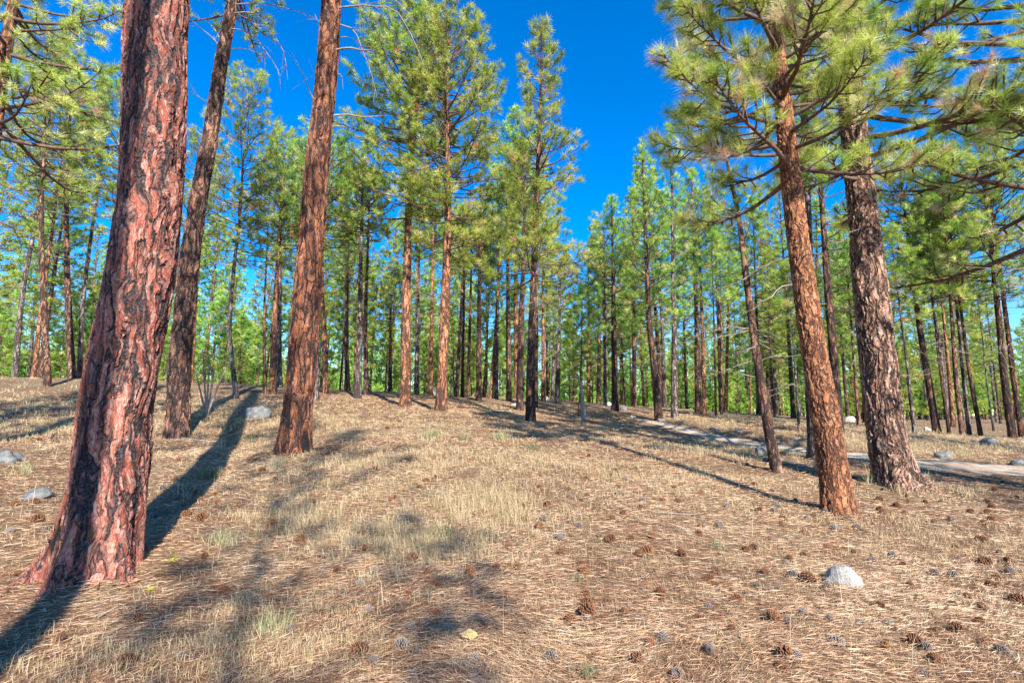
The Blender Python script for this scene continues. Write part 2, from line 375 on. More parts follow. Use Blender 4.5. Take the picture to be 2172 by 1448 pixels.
# ------------------------------------------------------------------ trunks
def make_trunk(P, rad, hero=False, ns=14, seed=0, flare=.35, flare_h=.35, roots=(), dens_top=None, step=.008, around=None, knots=()):
    """P: world polyline base..top; rad(h): radius; returns (MB in world coordinates, centre-line function)"""
    P = np.asarray(P, float); zs = P[:, 2]
    z0, z1 = zs[0] - .25, zs[-1]
    sm = smoothpath(P, 200)
    def cl(z):
        return np.stack([np.interp(z, sm[:, 2], sm[:, 0]), np.interp(z, sm[:, 2], sm[:, 1]), z], -1)
    if hero:
        za = np.arange(z0, dens_top, step); zb = np.linspace(dens_top, z1, 40)[1:]; Z = np.r_[za, zb]; ns = around
    else:
        Z = np.r_[np.linspace(z0, zs[0] + 1, 8)[:-1], np.linspace(zs[0] + 1, z1, 26)]
    C = cl(Z); an = np.arange(ns) * 2 * math.pi / ns
    h = Z - zs[0]; r = rad(np.maximum(h, 0))[:, None] * np.ones(ns)[None]
    ca, sa = np.cos(an), np.sin(an)
    hh = np.maximum(h, -.25)[:, None]
    lob = noise3(ca * 1.6 + 5, sa * 1.6, 0.3, seed)[None] + .5 * noise3(ca * 3.3, sa * 3.3 + 2, .7, seed + 1)[None]
    r = r * (1 + flare * np.exp(-hh / flare_h) * (1 + 1.1 * lob))
    A2, Z2 = np.meshgrid(an, Z)
    r = r * (1 + .06 * noise3(np.cos(A2) * 1.2 + 9, np.sin(A2) * 1.2, Z2 * .7, seed + 2) + (.035 * noise3(np.cos(A2) * 3.5 + 9, np.sin(A2) * 3.5, Z2 * 1.6, seed + 3) if hero else 0))
    for (a, amp, hd, w) in roots:
        da = np.angle(np.exp(1j * (an - a)))[None]
        r = r + amp * np.exp(-hh / hd) * np.exp(-(da / w) ** 2)
    for (a, zk, amp, wk) in knots:
        da = np.angle(np.exp(1j * (A2 - a))) * r
        r = r + amp * np.exp(-((da / wk) ** 2 + ((Z2 - zs[0] - zk) / wk) ** 2))
    V = C[:, None] + np.stack([r * ca[None], r * sa[None], np.zeros_like(r)], -1)
    mb = MB(); n = len(Z)
    i = np.arange(n - 1)[:, None] * ns; j = np.arange(ns)[None]; k = (j + 1) % ns
    mb.add(V.reshape(-1, 3), np.stack([i + j, i + k, i + ns + k, i + ns + j], -1).reshape(-1, 4), 0, 0, True)
    mb.add(V[-1], np.array([list(range(ns))]), 0, 0)
    return mb, cl

# ------------------------------------------------------------------ foliage
def tuft_templates(k, n, length, width, rg, back=.10, a0=18, a1=100):
    out = []
    for _ in range(k):
        ang = np.radians(a0 + (a1 - a0) * rg.random(n) ** .8); ro = rg.random(n) * 2 * math.pi
        L = length * rg.uniform(.7, 1.08, n); b = np.c_[np.zeros(n), np.zeros(n), rg.uniform(-back, .03, n)]
        d = np.c_[np.sin(ang) * np.cos(ro), np.sin(ang) * np.sin(ro), np.cos(ang)]
        s = np.cross(d, rg.normal(size=(n, 3))); s /= np.linalg.norm(s, axis=1)[:, None]
        w = width * rg.uniform(.7, 1.2, n)[:, None]
        base = b + d * .01
        tri = np.stack([base + s * w * .5, base - s * w * .5, b + d * L[:, None]], 1)
        out.append(tri)
    return np.array(out)
def stamp(mb, T, pos, dirs, scale, tv, rg, mat=1):
    pos = np.asarray(pos); M = len(pos)
    if M == 0: return
    z = np.asarray(dirs, float); z /= np.linalg.norm(z, axis=1)[:, None] + 1e-9
    x = np.cross(z, rg.normal(size=(M, 3))); x /= np.linalg.norm(x, axis=1)[:, None] + 1e-9; y = np.cross(z, x)
    Rm = np.stack([x, y, z], -1) * np.asarray(scale)[:, None, None]
    t = T[rg.integers(0, len(T), M)]; n = t.shape[1]
    V = np.einsum('mij,mnvj->mnvi', Rm, t) + pos[:, None, None]
    tvv = np.asarray(tv)[:, None] + rg.normal(0, .05, (M, n)); tvv = np.clip(tvv, 0, 1)
    brown = np.asarray(tv) > .955
    tvv = np.where(brown[:, None], np.clip(tvv, .955, 1), np.minimum(tvv, .94))
    mb.add(V.reshape(-1, 3), np.arange(M * n * 3).reshape(-1, 3), mat, np.repeat(tvv.ravel(), 3), False)

def dvec(az, el): return np.array([math.cos(az) * math.cos(el), math.sin(az) * math.cos(el), math.sin(el)])
def crown(mb, cl, rad, z0, hb, ht, env, nbr, T, rg, br=.035, spacing=.22, wood=0, needles=1, curl=40, el_lo=-12, el_hi=48, near=False,
          tscale=1.0, gap=.12, az_bias=None, dead=0, hd=1.5, sub_el=18, brown=.03, sidebias=None):
    pos, dirs, scl, tvs = [], [], [], []
    az = rg.random() * 6.28
    for i in range(nbr):
        t = (i + rg.random()) / nbr; h = hb + (ht - hb) * t ** .95
        az += 2.4 + rg.normal(0, .5); a = az
        L = env(t) * rg.uniform(.6, 1.12)
        if sidebias is not None: L *= 1 + sidebias[1] * math.cos(a - sidebias[0])
        if rg.random() < gap or L < .12: continue
        e0 = R(el_lo + (el_hi - el_lo) * t + rg.normal(0, 9)); cu = R(curl * rg.uniform(.5, 1.3))
        n = 7; p = cl(np.array([z0 + h]))[0]; pts = [p]; ss = np.linspace(0, 1, n)
        for s in ss[1:]:
            a += rg.normal(0, .10); e = min(e0 + cu * (s ** 1.6) , R(80))
            p = p + dvec(a, e) * L / (n - 1); pts.append(p)
        pts = np.array(pts); r0 = min(br * (.35 + .65 * min(L / 2.2, 1.3)), rad(h) * .6)
        tube(mb, pts, r0 * (1 - .82 * ss), 5 if not near else 7, wood, .4)
        lo = .28 if L < .8 else .42
        m = max(2, int(L * .85 / spacing))
        for q in range(m):
            s = lo + (1 - lo) * (q + rg.random() * .8) / m
            if s > 1: s = 1
            f = s * (n - 1); k = min(int(f), n - 2); bp = pts[k] + (pts[k + 1] - pts[k]) * (f - k)
            bd = pts[k + 1] - pts[k]; ba = math.atan2(bd[1], bd[0])
            sl = (.18 + .42 * L * (1 - s) * rg.uniform(.5, 1.1)) * rg.uniform(.8, 1.2); sl = min(sl, 1.1)
            sa = ba + (1 if q % 2 else -1) * R(rg.uniform(25, 75)); se = R(sub_el + rg.normal(0, 22))
            d0 = dvec(sa, se); d1 = dvec(sa * .7 + ba * .3, min(se + R(30), R(85)))
            q1 = bp + d0 * sl * .5; q2 = q1 + d1 * sl * .5
            tube(mb, np.array([bp, q1, q2]), np.array([.3, .22, .12]) * r0 + .003, 3 if not near else 4, wood, .4)
            tone = np.clip(rg.normal(.48, .26), 0, .93)
            if rg.random() < brown * (1.6 - t): tone = rg.uniform(.96, 1)
            pos.append(q2); dirs.append(d1 + [0, 0, .5]); scl.append(tscale * rg.uniform(.75, 1.15)); tvs.append(tone)
            if sl > .28:
                pos.append(q2 - d1 * .13 * tscale); dirs.append(d1 + [0, 0, .2]); scl.append(tscale * rg.uniform(.6, .85)); tvs.append(tone - .05)
            if sl > .6:
                pos.append(q1); dirs.append(d0 + [0, 0, .6]); scl.append(tscale * rg.uniform(.6, .95)); tvs.append(tone - .06)
            if sl > .6:
                for _ in range(2):
                    dd = dvec(sa + rg.normal(0, .9), se + R(rg.uniform(0, 40))); e = q1 + dd * rg.uniform(.2, .35)
                    tube(mb, np.array([q1, e]), [.006, .004], 3, wood, .4)
                    pos.append(e); dirs.append(dd + [0, 0, .5]); scl.append(tscale * rg.uniform(.7, 1.05)); tvs.append(tone)
        pos.append(pts[-1]); dirs.append(pts[-1] - pts[-2] + np.array([0, 0, .1])); scl.append(tscale); tvs.append(.5)
    top = cl(np.array([z0 + ht]))[0]
    for _ in range(5): pos.append(top + rg.normal(0, .12, 3)); dirs.append([rg.normal(0, .3), rg.normal(0, .3), 1]); scl.append(tscale); tvs.append(.5)
    stamp(mb, T, pos, dirs, scl, tvs, rg, needles)
    return len(pos)
def dead_branch(mb, p, az, L, rg, r0=.018, el=-5, mat=0, curl=-25, subs=4):
    n = 8; pts = [p]; a = az; ss = np.linspace(0, 1, n)
    for s in ss[1:]:
        a += rg.normal(0, .18); e = R(el + curl * s + 45 * max(0, s - .6) + rg.normal(0, 7)); p = p + dvec(a, e) * L / (n - 1); pts.append(p)
    pts = np.array(pts); tube(mb, pts, r0 * (1 - .8 * ss), 5, mat, .4)
    for _ in range(subs):
        k = rg.integers(2, n - 1); sa = a + rg.choice([-1, 1]) * rg.uniform(.5, 1.2); q = pts[k]; sub = [q]; sl = L * rg.uniform(.15, .4)
        for s in range(4):
            q = q + dvec(sa + s * rg.normal(0, .25), R(rg.uniform(-40, 30))) * sl / 4; sub.append(q)
        tube(mb, np.array(sub), r0 * np.array([.45, .4, .32, .24, .16]), 3, mat, .4)

rt = np.random.default_rng(11)
T_FAR = tuft_templates(6, 18, .27, .034, rt)
T_MID = tuft_templates(8, 32, .22, .015, rt, back=.08, a1=88)
T_NEARER = tuft_templates(8, 52, .23, .012, rt)
T_HERO = tuft_templates(10, 78, .22, .0064, rt, back=.10, a0=8, a1=92)

def taper(r0, Ht, end=.12): return lambda h: r0 * np.maximum(1 - (1 - end) * (np.asarray(h, float) / Ht) ** 1.15, .06)
def env_cone(Rm, a=.25): return lambda t: Rm * (min(t / a, 1) * .45 + .55) * (1 - t ** 1.7) + .22
def env_oval(Rm): return lambda t: Rm * (max(1 - (abs(t - .42) / .62) ** 2, 0) ** .6) + .25
def env_thin(Rm): return lambda t: Rm * (1 - t) ** .7 * (.7 + .3 * math.sin(t * 19)) + .22

def trunk_line(pix, depth, top_py=None, extra=None, lean_y=0.0):
    """pixels measured up the trunk -> world polyline standing in the plane at that depth"""
    pts = [at(x, y, depth) for x, y in pix]
    b = pts[0].copy(); b[2] = Hs(b[0], b[1]); pts[0] = b
    if len(pts) > 1 and pts[1][2] < b[2] + .2: pts.pop(1)
    if extra:            # extend above the last measured point to this height
        d = pts[-1] - pts[-2]; d /= d[2]; d[0] *= .6
        k = (extra + b[2] - pts[-1][2])
        pts += [pts[-1] + d * k * .5, pts[-1] + d * k]
    return np.array(pts)

def localise(o, root):
    """move mesh data so the object's coordinates are relative to its root"""
    o.data.transform(Matrix.Translation(-Vector(root.location)))
def build_tree(name, label, pix, depth, dia, height, barkm, cr=None, hero=None, group=None, deads=(), flare=.3, roots=(), seed=1, end=.12, cat='pine tree', knots=(), rand_dead=0, flare_h=.35):
    P = trunk_line(pix, depth, extra=height); Ht = P[-1][2] - P[0][2]
    rad = taper(dia / 2, Ht, end); root = empty(name, P[0], label, cat, group)
    kw = dict(hero=True, dens_top=hero[0], step=hero[1], around=hero[2]) if hero else {}
    if hero and hero[0] > P[-1][2]: kw['dens_top'] = P[-1][2] - .1
    mb, cl = make_trunk(P, rad, seed=seed, flare=flare, roots=roots, knots=knots, flare_h=flare_h, **kw)
    rg = np.random.default_rng(seed * 13 + 5)
    o = mb.build('trunk', [barkm], root); localise(o, root)
    z0 = P[0][2]
    for k in range(rand_dead):
        h = rg.uniform(cr['hb'] * .5, cr['hb'] * 1.05); az = rg.uniform(0, 6.28); m2 = MB()
        dead_branch(m2, cl(np.array([z0 + h]))[0], az, rg.uniform(.7, 1.8), rg, .014, rg.uniform(-20, 25), 0, rg.uniform(-50, 0))
        d = m2.build('dead_branch', [M_DEAD], root); localise(d, root)
    for dp in deads:
        pxs, off = dp[0], dp[1]; r0 = dp[2] if len(dp) > 2 else .016; sub = dp[3] if len(dp) > 3 else 0
        Q = [at(x, y, depth + off * i / max(1, len(pxs) - 1)) for i, (x, y) in enumerate(pxs)]
        Q[0] = cl(np.array([Q[0][2]]))[0]; Q = smoothpath(Q, 9); m2 = MB()
        tube(m2, Q, r0 * (1 - .8 * np.linspace(0, 1, 9)), 6, 0, .4)
        for _ in range(sub):
            k = rg.integers(2, 8); d = Q[k] - Q[k - 1]; d /= np.linalg.norm(d); L = rg.uniform(.2, .55)
            e = d + rg.normal(0, .6, 3); tube(m2, smoothpath([Q[k], Q[k] + e * L * .5, Q[k] + e * L + [0, 0, -.08]], 4), r0 * np.array([.4, .3, .2, .1]), 3, 0, .4)
        d = m2.build('dead_branch', [M_DEAD], root); localise(d, root)
    if cr:
        c = dict(cr); m3 = MB(); ht = c.pop('ht', Ht - .15)
        crown(m3, cl, rad, z0, c.pop('hb'), ht, c.pop('env'), int(c.pop('nbr') * 1.1), c.pop('T', T_MID), rg, **c)
        o = m3.build('crown', [M_TWIG, M_NEAR if c.get('near') else M_NEEDLE], root); localise(o, root)
    return root, cl, z0

# ---- the big trunks in front
build_tree('ponderosa_pine', 'massive leaning pine with red plated bark, largest trunk at the left front', [(212,1235),(236,1000),(258,800),(295,600),(321,400),(330,200),(335,0)], 5.0, .585, 19, M_T1,
    cr=dict(hb=10.5, env=env_oval(2.6), nbr=55), hero=(7.6, .0085, 330), flare=.20, flare_h=.55, seed=3, end=.82,
    roots=[(R(200), .22, .28, .38), (R(262), .15, .30, .25), (R(330), .10, .3, .3), (R(100), .25, .4, .4)],
    knots=[(R(285), 5.05, -.05, .045), (R(262), 2.75, -.05, .04), (R(300), 2.1, -.03, .03), (R(240), 4.0, .03, .06)])
build_tree('ponderosa_pine', 'dark brown slender pine just behind the massive red trunk, leaning right', [(375,942),(380,800),(388,700),(404,540),(425,400),(447,280),(472,120),(494,0)], 13.8, .56, 19, M_T2,
    cr=dict(hb=12.4, env=env_oval(2.2), nbr=75, el_lo=-28), hero=(13.4, .022, 150), flare=.26, seed=5, end=.3,
    deads=[([(452,240),(435,215),(412,200),(403,190)], -.5, .02, 2), ([(440,300),(425,285),(398,262)], .4, .02, 1), ([(433,335),(412,318),(392,300)], -.3, .016, 1),
           ([(473,110),(450,80),(425,60),(405,42)], -.6, .022, 3), ([(478,100),(450,55),(420,38),(400,30)], .6, .018, 2),
           ([(490,60),(530,70),(560,105),(590,150),(595,190)], -1.2, .02, 5), ([(492,30),(540,28),(575,70),(602,110),(610,170)], -1.5, .022, 6), ([(482,105),(520,104),(566,120)], .5, .014, 2),
           ([(420,410),(400,396),(385,398)], .3, .014, 0), ([(460,325),(500,335),(520,350)], .8, .012, 1), ([(493,10),(560,8),(620,22),(668,38)], -1.0, .02, 5)])
build_tree('ponderosa_pine', 'orange brown pine with charred base, third of the big trunks from the left', [(620,972),(630,880),(640,780),(652,600),(671,380),(690,190),(703,0)], 11.0, .61, 17, M_T3,
    cr=dict(hb=12.2, env=env_oval(2.0), nbr=62), hero=(11.2, .018, 190), flare=.28, seed=8, end=.5,
    knots=[(R(270), 5.6, -.03, .04), (R(280), 3.9, .02, .06), (R(250), 7.5, .03, .07)],
    deads=[([(672,235),(662,205),(645,165)], -.4, .028, 1), ([(668,268),(655,255),(640,240)], .3, .02, 0), ([(702,248),(735,243),(770,248),(822,245)], .5, .026, 3),
           ([(705,110),(740,102),(775,108),(806,100)], -.6, .03, 4), ([(700,165),(722,158),(728,190)], .3, .018, 0), ([(700,270),(725,268),(735,272)], .2, .018, 0),
           ([(715,20),(760,12),(800,15),(840,22),(880,90),(905,155)], -.5, .022, 6), ([(712,50),(745,60),(765,95),(790,165),(800,210)], .6, .02, 6), ([(682,180),(668,160),(655,125)], -.5, .014, 1),
           ([(690,60),(675,45),(668,30)], .4, .016, 1), ([(716,8),(750,-10),(790,-25),(850,10),(890,60)], .8, .018, 7), ([(709,90),(730,78),(760,90),(775,125)], .3, .012, 3)])
build_tree('ponderosa_pine', 'flaky bright orange pine at the right front, nearest of the right hand trunks', [(1777,1095),(1766,1000),(1752,900),(1736,800),(1720,700),(1706,600),(1690,480),(1672,320),(1657,190),(1645,60)], 8.2, .415, 11.5, M_T12,
    cr=dict(hb=5.3, env=lambda t: 2.25 * (1 - .5 * t) + .2, nbr=66, T=T_HERO, near=True, tscale=1.08, spacing=.095, br=.045, curl=45, el_lo=-16, el_hi=45, gap=.05, brown=.05, sub_el=8, sidebias=(R(200), .18)),
    hero=(6.6, .013, 190), flare=.26, seed=12, end=.35, rand_dead=5)
build_tree('ponderosa_pine', 'thick pine with deeply cracked greyish bark, rightmost of the big front trunks', [(1905,1038),(1882,930),(1866,800),(1850,650),(1835,500),(1822,380),(1808,250),(1795,100)], 10.5, .70, 17, M_T13,
    cr=dict(hb=6.2, env=lambda t: 2.9 * (1 - .7 * t) + .2, nbr=76, T=T_HERO, near=True, tscale=1.08, spacing=.105, br=.06, curl=45, el_lo=-14, el_hi=50, gap=.06, brown=.06, sub_el=8, sidebias=(R(-20), .25)),
    hero=(8.4, .015, 260), flare=.24, seed=15, end=.25, rand_dead=9, roots=[(R(300), .22, .22, .3), (R(240), .14, .22, .3), (R(345), .18, .18, .3)])
build_tree('ponderosa_pine', 'shaded brown pine half hidden behind the flaky orange trunk', [(1732,972),(1724,850),(1717,700),(1712,500),(1706,250),(1700,60)], 13.5, .36, 15, B_GRY,
    cr=dict(hb=8.2, env=env_oval(1.8), nbr=42, T=T_NEARER), seed=18, rand_dead=8)
build_tree('ponderosa_pine', 'dark pine standing between the two big right hand trunks', [(1779,922),(1768,750),(1755,600),(1745,450)], 19, .34, 16, B_DRK,
    cr=dict(hb=6.5, env=env_oval(1.8), nbr=50, T=T_MID), seed=21, rand_dead=8)
build_tree('ponderosa_pine', 'thin crooked pine with a sparse dying top, left of the flaky orange trunk', [(1648,1007),(1632,920),(1612,800),(1592,660),(1577,540),(1565,450),(1548,372)], 11.8, .235, 7.4, B_MID,
    cr=dict(hb=3.4, ht=6.6, env=lambda t: 1.1 * (1 - .3 * t), nbr=26, T=T_NEARER, gap=.45, br=.02, spacing=.3, tscale=.8, brown=.12), seed=24, rand_dead=14, flare=.2, end=.3)

# ---- trees in the middle distance that can be told apart: label, base px, depth, dia, trunk pixels, top py, bark, crown
MIDS = [
 ('tall pine with orange trunk and full crown, left of the centre pair', 860, 20, .44, [(861,700),(865,500),(869,380),(882,200)], 8, B_ORG, dict(hb=7.6, env=env_oval(2.6), nbr=160, tscale=1.12, sidebias=(R(190), .2)), 31, 8),
 ('tall pine with orange trunk, right of the centre pair', 935, 19, .43, [(940,750),(947,560),(951,400),(948,250)], 45, B_ORG, dict(hb=6.0, env=env_oval(2.5), nbr=160, tscale=1.12, sidebias=(R(0), .15)), 32, 10),
 ('slim dark pine standing alone against the blue sky at centre', 1125, 18, .34, [(1127,750),(1134,550),(1141,350),(1147,200)], 55, B_DRK, dict(hb=5.0, env=lambda t: 2.1 * (1 - t) ** .7 * (.72 + .28 * math.sin(t * 17 + 1)) + .4, nbr=150, gap=.2, tscale=1.1), 33, 14),
 ('dark curved pine with bushy green crown right of centre', 1397, 23, .36, [(1390,800),(1378,690),(1372,560)], 305, B_DRK, dict(hb=4.0, env=env_cone(1.8), nbr=90), 34, 4),
 ('pale straight pine beside the dark curved one', 1430, 24, .33, [(1430,700),(1427,500),(1425,400)], 262, B_GRY, dict(hb=5.0, env=env_cone(1.4), nbr=80), 35, 6),
 ('dark straight pine with a low dense crown behind the small boulder', 1305, 26, .38, [(1302,700),(1300,560)], 420, B_DRK, dict(hb=3.5, env=env_cone(1.9), nbr=90), 36, 4),
 ('dark red pine trunk at the left, nearest the massive red trunk', 145, 26, .46, [(143,600),(141,420)], 120, B_MID, dict(hb=9.0, env=env_oval(2.2), nbr=80), 37, 8),
 ('pale slim pine leaning right behind the dark red trunk', 160, 27, .33, [(178,620),(206,410)], 170, B_GRY, dict(hb=9.5, env=env_oval(1.6), nbr=60), 38, 8),
 ('pale grey pine leaning right near the left edge', 22, 28, .40, [(48,620),(70,500)], 150, B_GRY, dict(hb=8.0, env=env_oval(2.0), nbr=70), 39, 8),
 ('orange pine leaning right at the left edge', 62, 29, .34, [(92,620),(102,550)], 230, B_ORG, dict(hb=7.5, env=env_oval(1.8), nbr=70), 40, 6),
 ('wavy pale pine with a tall crown between the second and third big trunks', 500, 22, .24, [(487,700),(497,560),(508,470),(515,350)], 165, B_GRY, dict(hb=6.0, env=env_oval(2.1), nbr=95, brown=.10), 41, 10),
 ('orange pine with a low crown just left of the third big trunk', 575, 24, .34, [(583,660),(589,560)], 330, B_ORG, dict(hb=6.5, env=env_oval(1.9), nbr=80), 42, 6),
 ('thin red brown pine left of the orange pine near the boulder', 559, 24, .17, [(561,660),(563,600)], 400, B_MID, dict(hb=6.0, env=env_oval(1.3), nbr=50), 43, 4),
 ('grey brown pine hidden behind the third big trunk', 667, 22, .36, [(671,700),(677,560)], 300, B_GRY, dict(hb=8.0, env=env_oval(1.9), nbr=75), 44, 8),
 ('narrow orange pine right behind the third big trunk', 690, 26, .32, [(687,700),(683,600)], 330, B_ORG, dict(hb=7.5, env=env_oval(1.8), nbr=75), 45, 5),
 ('grey pine at centre left, front one of a close pair', 757, 24, .34, [(763,700),(765,560)], 350, B_GRY, dict(hb=8.0, env=env_cone(1.9), nbr=80), 46, 9),
 ('grey pine at centre left, rear one of a close pair', 776, 27, .30, [(775,700),(779,560)], 380, B_MID, dict(hb=8.0, env=env_oval(1.6), nbr=60), 47, 8),
 ('dark pine with a low crown before the sky gap at centre left', 826, 33, .28, [(828,700)], 560, B_DRK, dict(hb=4.0, env=env_cone(1.8), nbr=70), 48, 3),
 ('very thin dark pine left of the grey pair', 736, 30, .18, [(737,700)], 480, B_DRK, dict(hb=6.5, env=env_oval(1.3), nbr=50), 49, 4),
 ('orange pine with pale upper trunk behind the centre pair', 912, 30, .30, [(916,660)], 420, B_ORG, dict(hb=8.0, env=env_oval(1.7), nbr=70), 50, 6),
 ('grey pine seen between the two centre trunks', 882, 31, .30, [(886,680)], 450, B_GRY, dict(hb=8.5, env=env_oval(1.7), nbr=70), 51, 6),
 ('dark straight pine right of the centre pair', 1015, 28, .33, [(1016,650),(1019,480)], 400, B_DRK, dict(hb=6.5, env=env_cone(1.9), nbr=85), 52, 8),
 ('slim dark pine, left one of three behind the centre pair', 968, 30, .27, [(978,660)], 450, B_MID, dict(hb=7.5, env=env_oval(1.5), nbr=60), 53, 5),
 ('slim black pine, middle one of three behind the centre pair', 980, 31, .24, [(984,640)], 470, B_DRK, dict(hb=7.5, env=env_oval(1.4), nbr=60), 54, 5),
 ('slim brown pine, right one of three behind the centre pair', 992, 32, .24, [(998,640)], 440, B_MID, dict(hb=8.0, env=env_oval(1.5), nbr=60), 55, 5),
 ('orange leaning pine, left one of a V shaped pair at centre', 1041, 31, .27, [(1053,680)], 420, B_ORG, dict(hb=9.0, env=env_oval(1.7), nbr=60), 56, 6),
 ('pale pine, right one of a V shaped pair at centre', 1052, 31, .27, [(1055,680)], 470, B_GRY, dict(hb=9.0, env=env_oval(1.6), nbr=60), 57, 6),
 ('dark brown pine just left of the slim dark lone pine', 1102, 23, .32, [(1105,700),(1110,560)], 300, B_DRK, dict(hb=8.5, env=env_cone(1.7), nbr=70), 58, 8),
 ('brown pine hidden behind the slim dark lone pine', 1135, 25, .25, [(1138,700)], 400, B_MID, dict(hb=7.5, env=env_oval(1.6), nbr=60), 59, 8),
 ('orange pine with arching dead boughs right of the lone pine', 1153, 30, .27, [(1152,700)], 470, B_ORG, dict(hb=8.0, env=env_oval(1.5), nbr=50), 60, 14),
 ('pale tan pine leaning slightly right of the lone pine', 1182, 29, .30, [(1187,660)], 540, B_GRY, dict(hb=7.0, env=env_oval(1.3), nbr=50), 61, 8),
 ('orange pine behind the leaning grey snag', 1249, 33, .27, [(1249,700)], 520, B_ORG, dict(hb=6.0, env=env_cone(1.6), nbr=60), 62, 5),
 ('dark pine right of the leaning grey snag', 1270, 32, .28, [(1271,700)], 500, B_DRK, dict(hb=5.0, env=env_cone(1.7), nbr=70), 63, 5),
 ('pale pine left of the dark straight pine with the low crown', 1285, 30, .30, [(1284,700)], 470, B_GRY, dict(hb=7.5, env=env_oval(1.6), nbr=60), 64, 5),
 ('dark red pine right of the pale straight pine', 1481, 27, .36, [(1478,700),(1475,590)], 360, B_MID, dict(hb=7.0, env=env_cone(1.8), nbr=85), 65, 6),
 ('pale orange pine touching the dark red pine', 1494, 28, .27, [(1490,700)], 420, B_ORG, dict(hb=7.5, env=env_oval(1.6), nbr=60), 66, 5),
 ('thin dark pole like pine beyond the path', 1518, 26, .13, [(1515,700)], 480, B_DRK, dict(hb=5.5, env=env_cone(1.2), nbr=60), 67, 4),
 ('thin brown pole like pine beyond the path', 1530, 28, .15, [(1530,700)], 500, B_MID, dict(hb=6.0, env=env_cone(1.3), nbr=55), 68, 4),
 ('dark pine seen just left of the thin crooked pine base', 1608, 33, .27, [(1606,700)], 420, B_DRK, dict(hb=6.5, env=env_cone(1.9), nbr=80), 69, 5),
 ('dark pine left of the flaky orange trunk, beyond the path', 1682, 30, .30, [(1672,700)], 380, B_DRK, dict(hb=6.5, env=env_cone(1.9), nbr=80), 70, 5),
 ('very thin pole like pine close left of the flaky orange trunk', 1692, 21, .11, [(1684,750)], 560, B_GRY, dict(hb=3.6, env=env_cone(.9), nbr=50), 71, 4),
 ('slim brown pine between the big right trunks, beside the pale boulder', 1819, 25, .2, [(1813,780)], 480, B_MID, dict(hb=5.5, env=env_cone(1.4), nbr=60), 72, 5),
 ('black slim pine left of the thick cracked trunk', 1836, 24, .2, [(1824,760)], 520, B_DRK, dict(hb=5.2, env=env_cone(1.4), nbr=60), 73, 5),
 ('thin grey pine touching the right side of the thick cracked trunk', 1934, 21, .17, [(1925,780),(1912,680)], 480, B_GRY, dict(hb=4.5, env=env_cone(1.3), nbr=60), 74, 6),
 ('leaning dark red pine at the right, thickest of its cluster', 1982, 24, .42, [(1968,800),(1950,690),(1938,600)], 330, B_DRK, dict(hb=6.5, env=env_oval(2.2), nbr=95), 75, 9),
 ('thin black pine leaning left in the right cluster', 2008, 23, .17, [(1996,800),(1985,700)], 420, B_DRK, dict(hb=5.2, env=env_cone(1.5), nbr=60), 76, 6),
 ('orange pine lit at the back of the right cluster', 2018, 29, .3, [(2010,760)], 400, B_ORG, dict(hb=8.0, env=env_oval(1.8), nbr=60), 77, 4),
 ('pale brown straight pine at the middle of the right cluster', 2036, 22, .29, [(2028,800),(2020,680),(2012,560)], 300, B_MID, dict(hb=6.4, env=env_cone(2.1), nbr=85), 78, 9),
 ('slate grey pine beside the pale brown one in the right cluster', 2050, 23, .25, [(2042,780),(2034,690)], 380, B_GRY, dict(hb=6.4, env=env_cone(1.8), nbr=70), 79, 7),
 ('black pine leaning left at the right side of the right cluster', 2074, 22.5, .23, [(2058,800),(2044,700)], 360, B_DRK, dict(hb=5.8, env=env_cone(1.9), nbr=75), 80, 7),
 ('thick black pine near the right edge, left one of a touching pair', 2140, 21.5, .40, [(2130,800),(2120,690)], 200, B_DRK, dict(hb=5.6, env=env_oval(2.4), nbr=110), 81, 12),
 ('black pine near the right edge, right one of a touching pair', 2160, 22, .32, [(2150,800),(2136,690)], 260, B_DRK, dict(hb=5.8, env=env_oval(2.1), nbr=95), 82, 10),
 ('slender whitish young pine in the clearing between the right clusters', 2102, 26, .12, [(2092,800),(2086,740)], 560, B_GRY, dict(hb=3.2, env=env_cone(1.4), nbr=70), 83, 4),
 ('tall full crowned pine rising above the left tree line', 590, 31, .36, [(592,700)], 285, B_GRY, dict(hb=8.0, env=env_oval(2.2), nbr=85), 84, 4),
 ('tall bushy pine behind the second big trunk', 400, 29, .36, [(410,700)], 300, B_ORG, dict(hb=7.0, env=env_oval(2.3), nbr=85), 85, 4),
 ('dense young pine rising behind the third big trunk', 640, 33, .3, [(640,700)], 330, B_MID, dict(hb=5.0, env=env_cone(2.3), nbr=95), 86, 2),
 ('broad pine behind the grey pair at centre left', 735, 34, .36, [(735,700)], 330, B_MID, dict(hb=7.0, env=env_oval(2.4), nbr=90), 87, 4),
 ('full crowned pine whose top shows left of the lone pine', 1080, 29, .32, [(1078,700)], 310, B_MID, dict(hb=8.0, env=env_cone(2.0), nbr=80), 88, 4),
 ('bushy pine with a top showing behind the thin crooked pine', 1530, 34, .34, [(1525,700)], 330, B_MID, dict(hb=6.5, env=env_cone(2.3), nbr=95), 89, 4),
 ('small green pine behind the leaning grey snag', 1228, 23, .10, [(1232,800)], 610, B_DRK, dict(hb=2.6, env=env_cone(1.0), nbr=60), 90, 3),
 ('full green pine filling the gap left of the dark curved pine', 1345, 31, .3, [(1345,700)], 400, B_MID, dict(hb=4.5, env=env_cone(1.8), nbr=90), 91, 3),
 ('broad dark pine behind the massive red trunk', 250, 24, .4, [(250,600)], 190, B_MID, dict(hb=7.5, env=env_oval(2.3), nbr=90), 92, 6),
 ('shaded pine high above the left edge trees', 95, 22, .36, [(88,500)], 60, B_MID, dict(hb=8.5, env=env_oval(2.4), nbr=95), 93, 10),
]
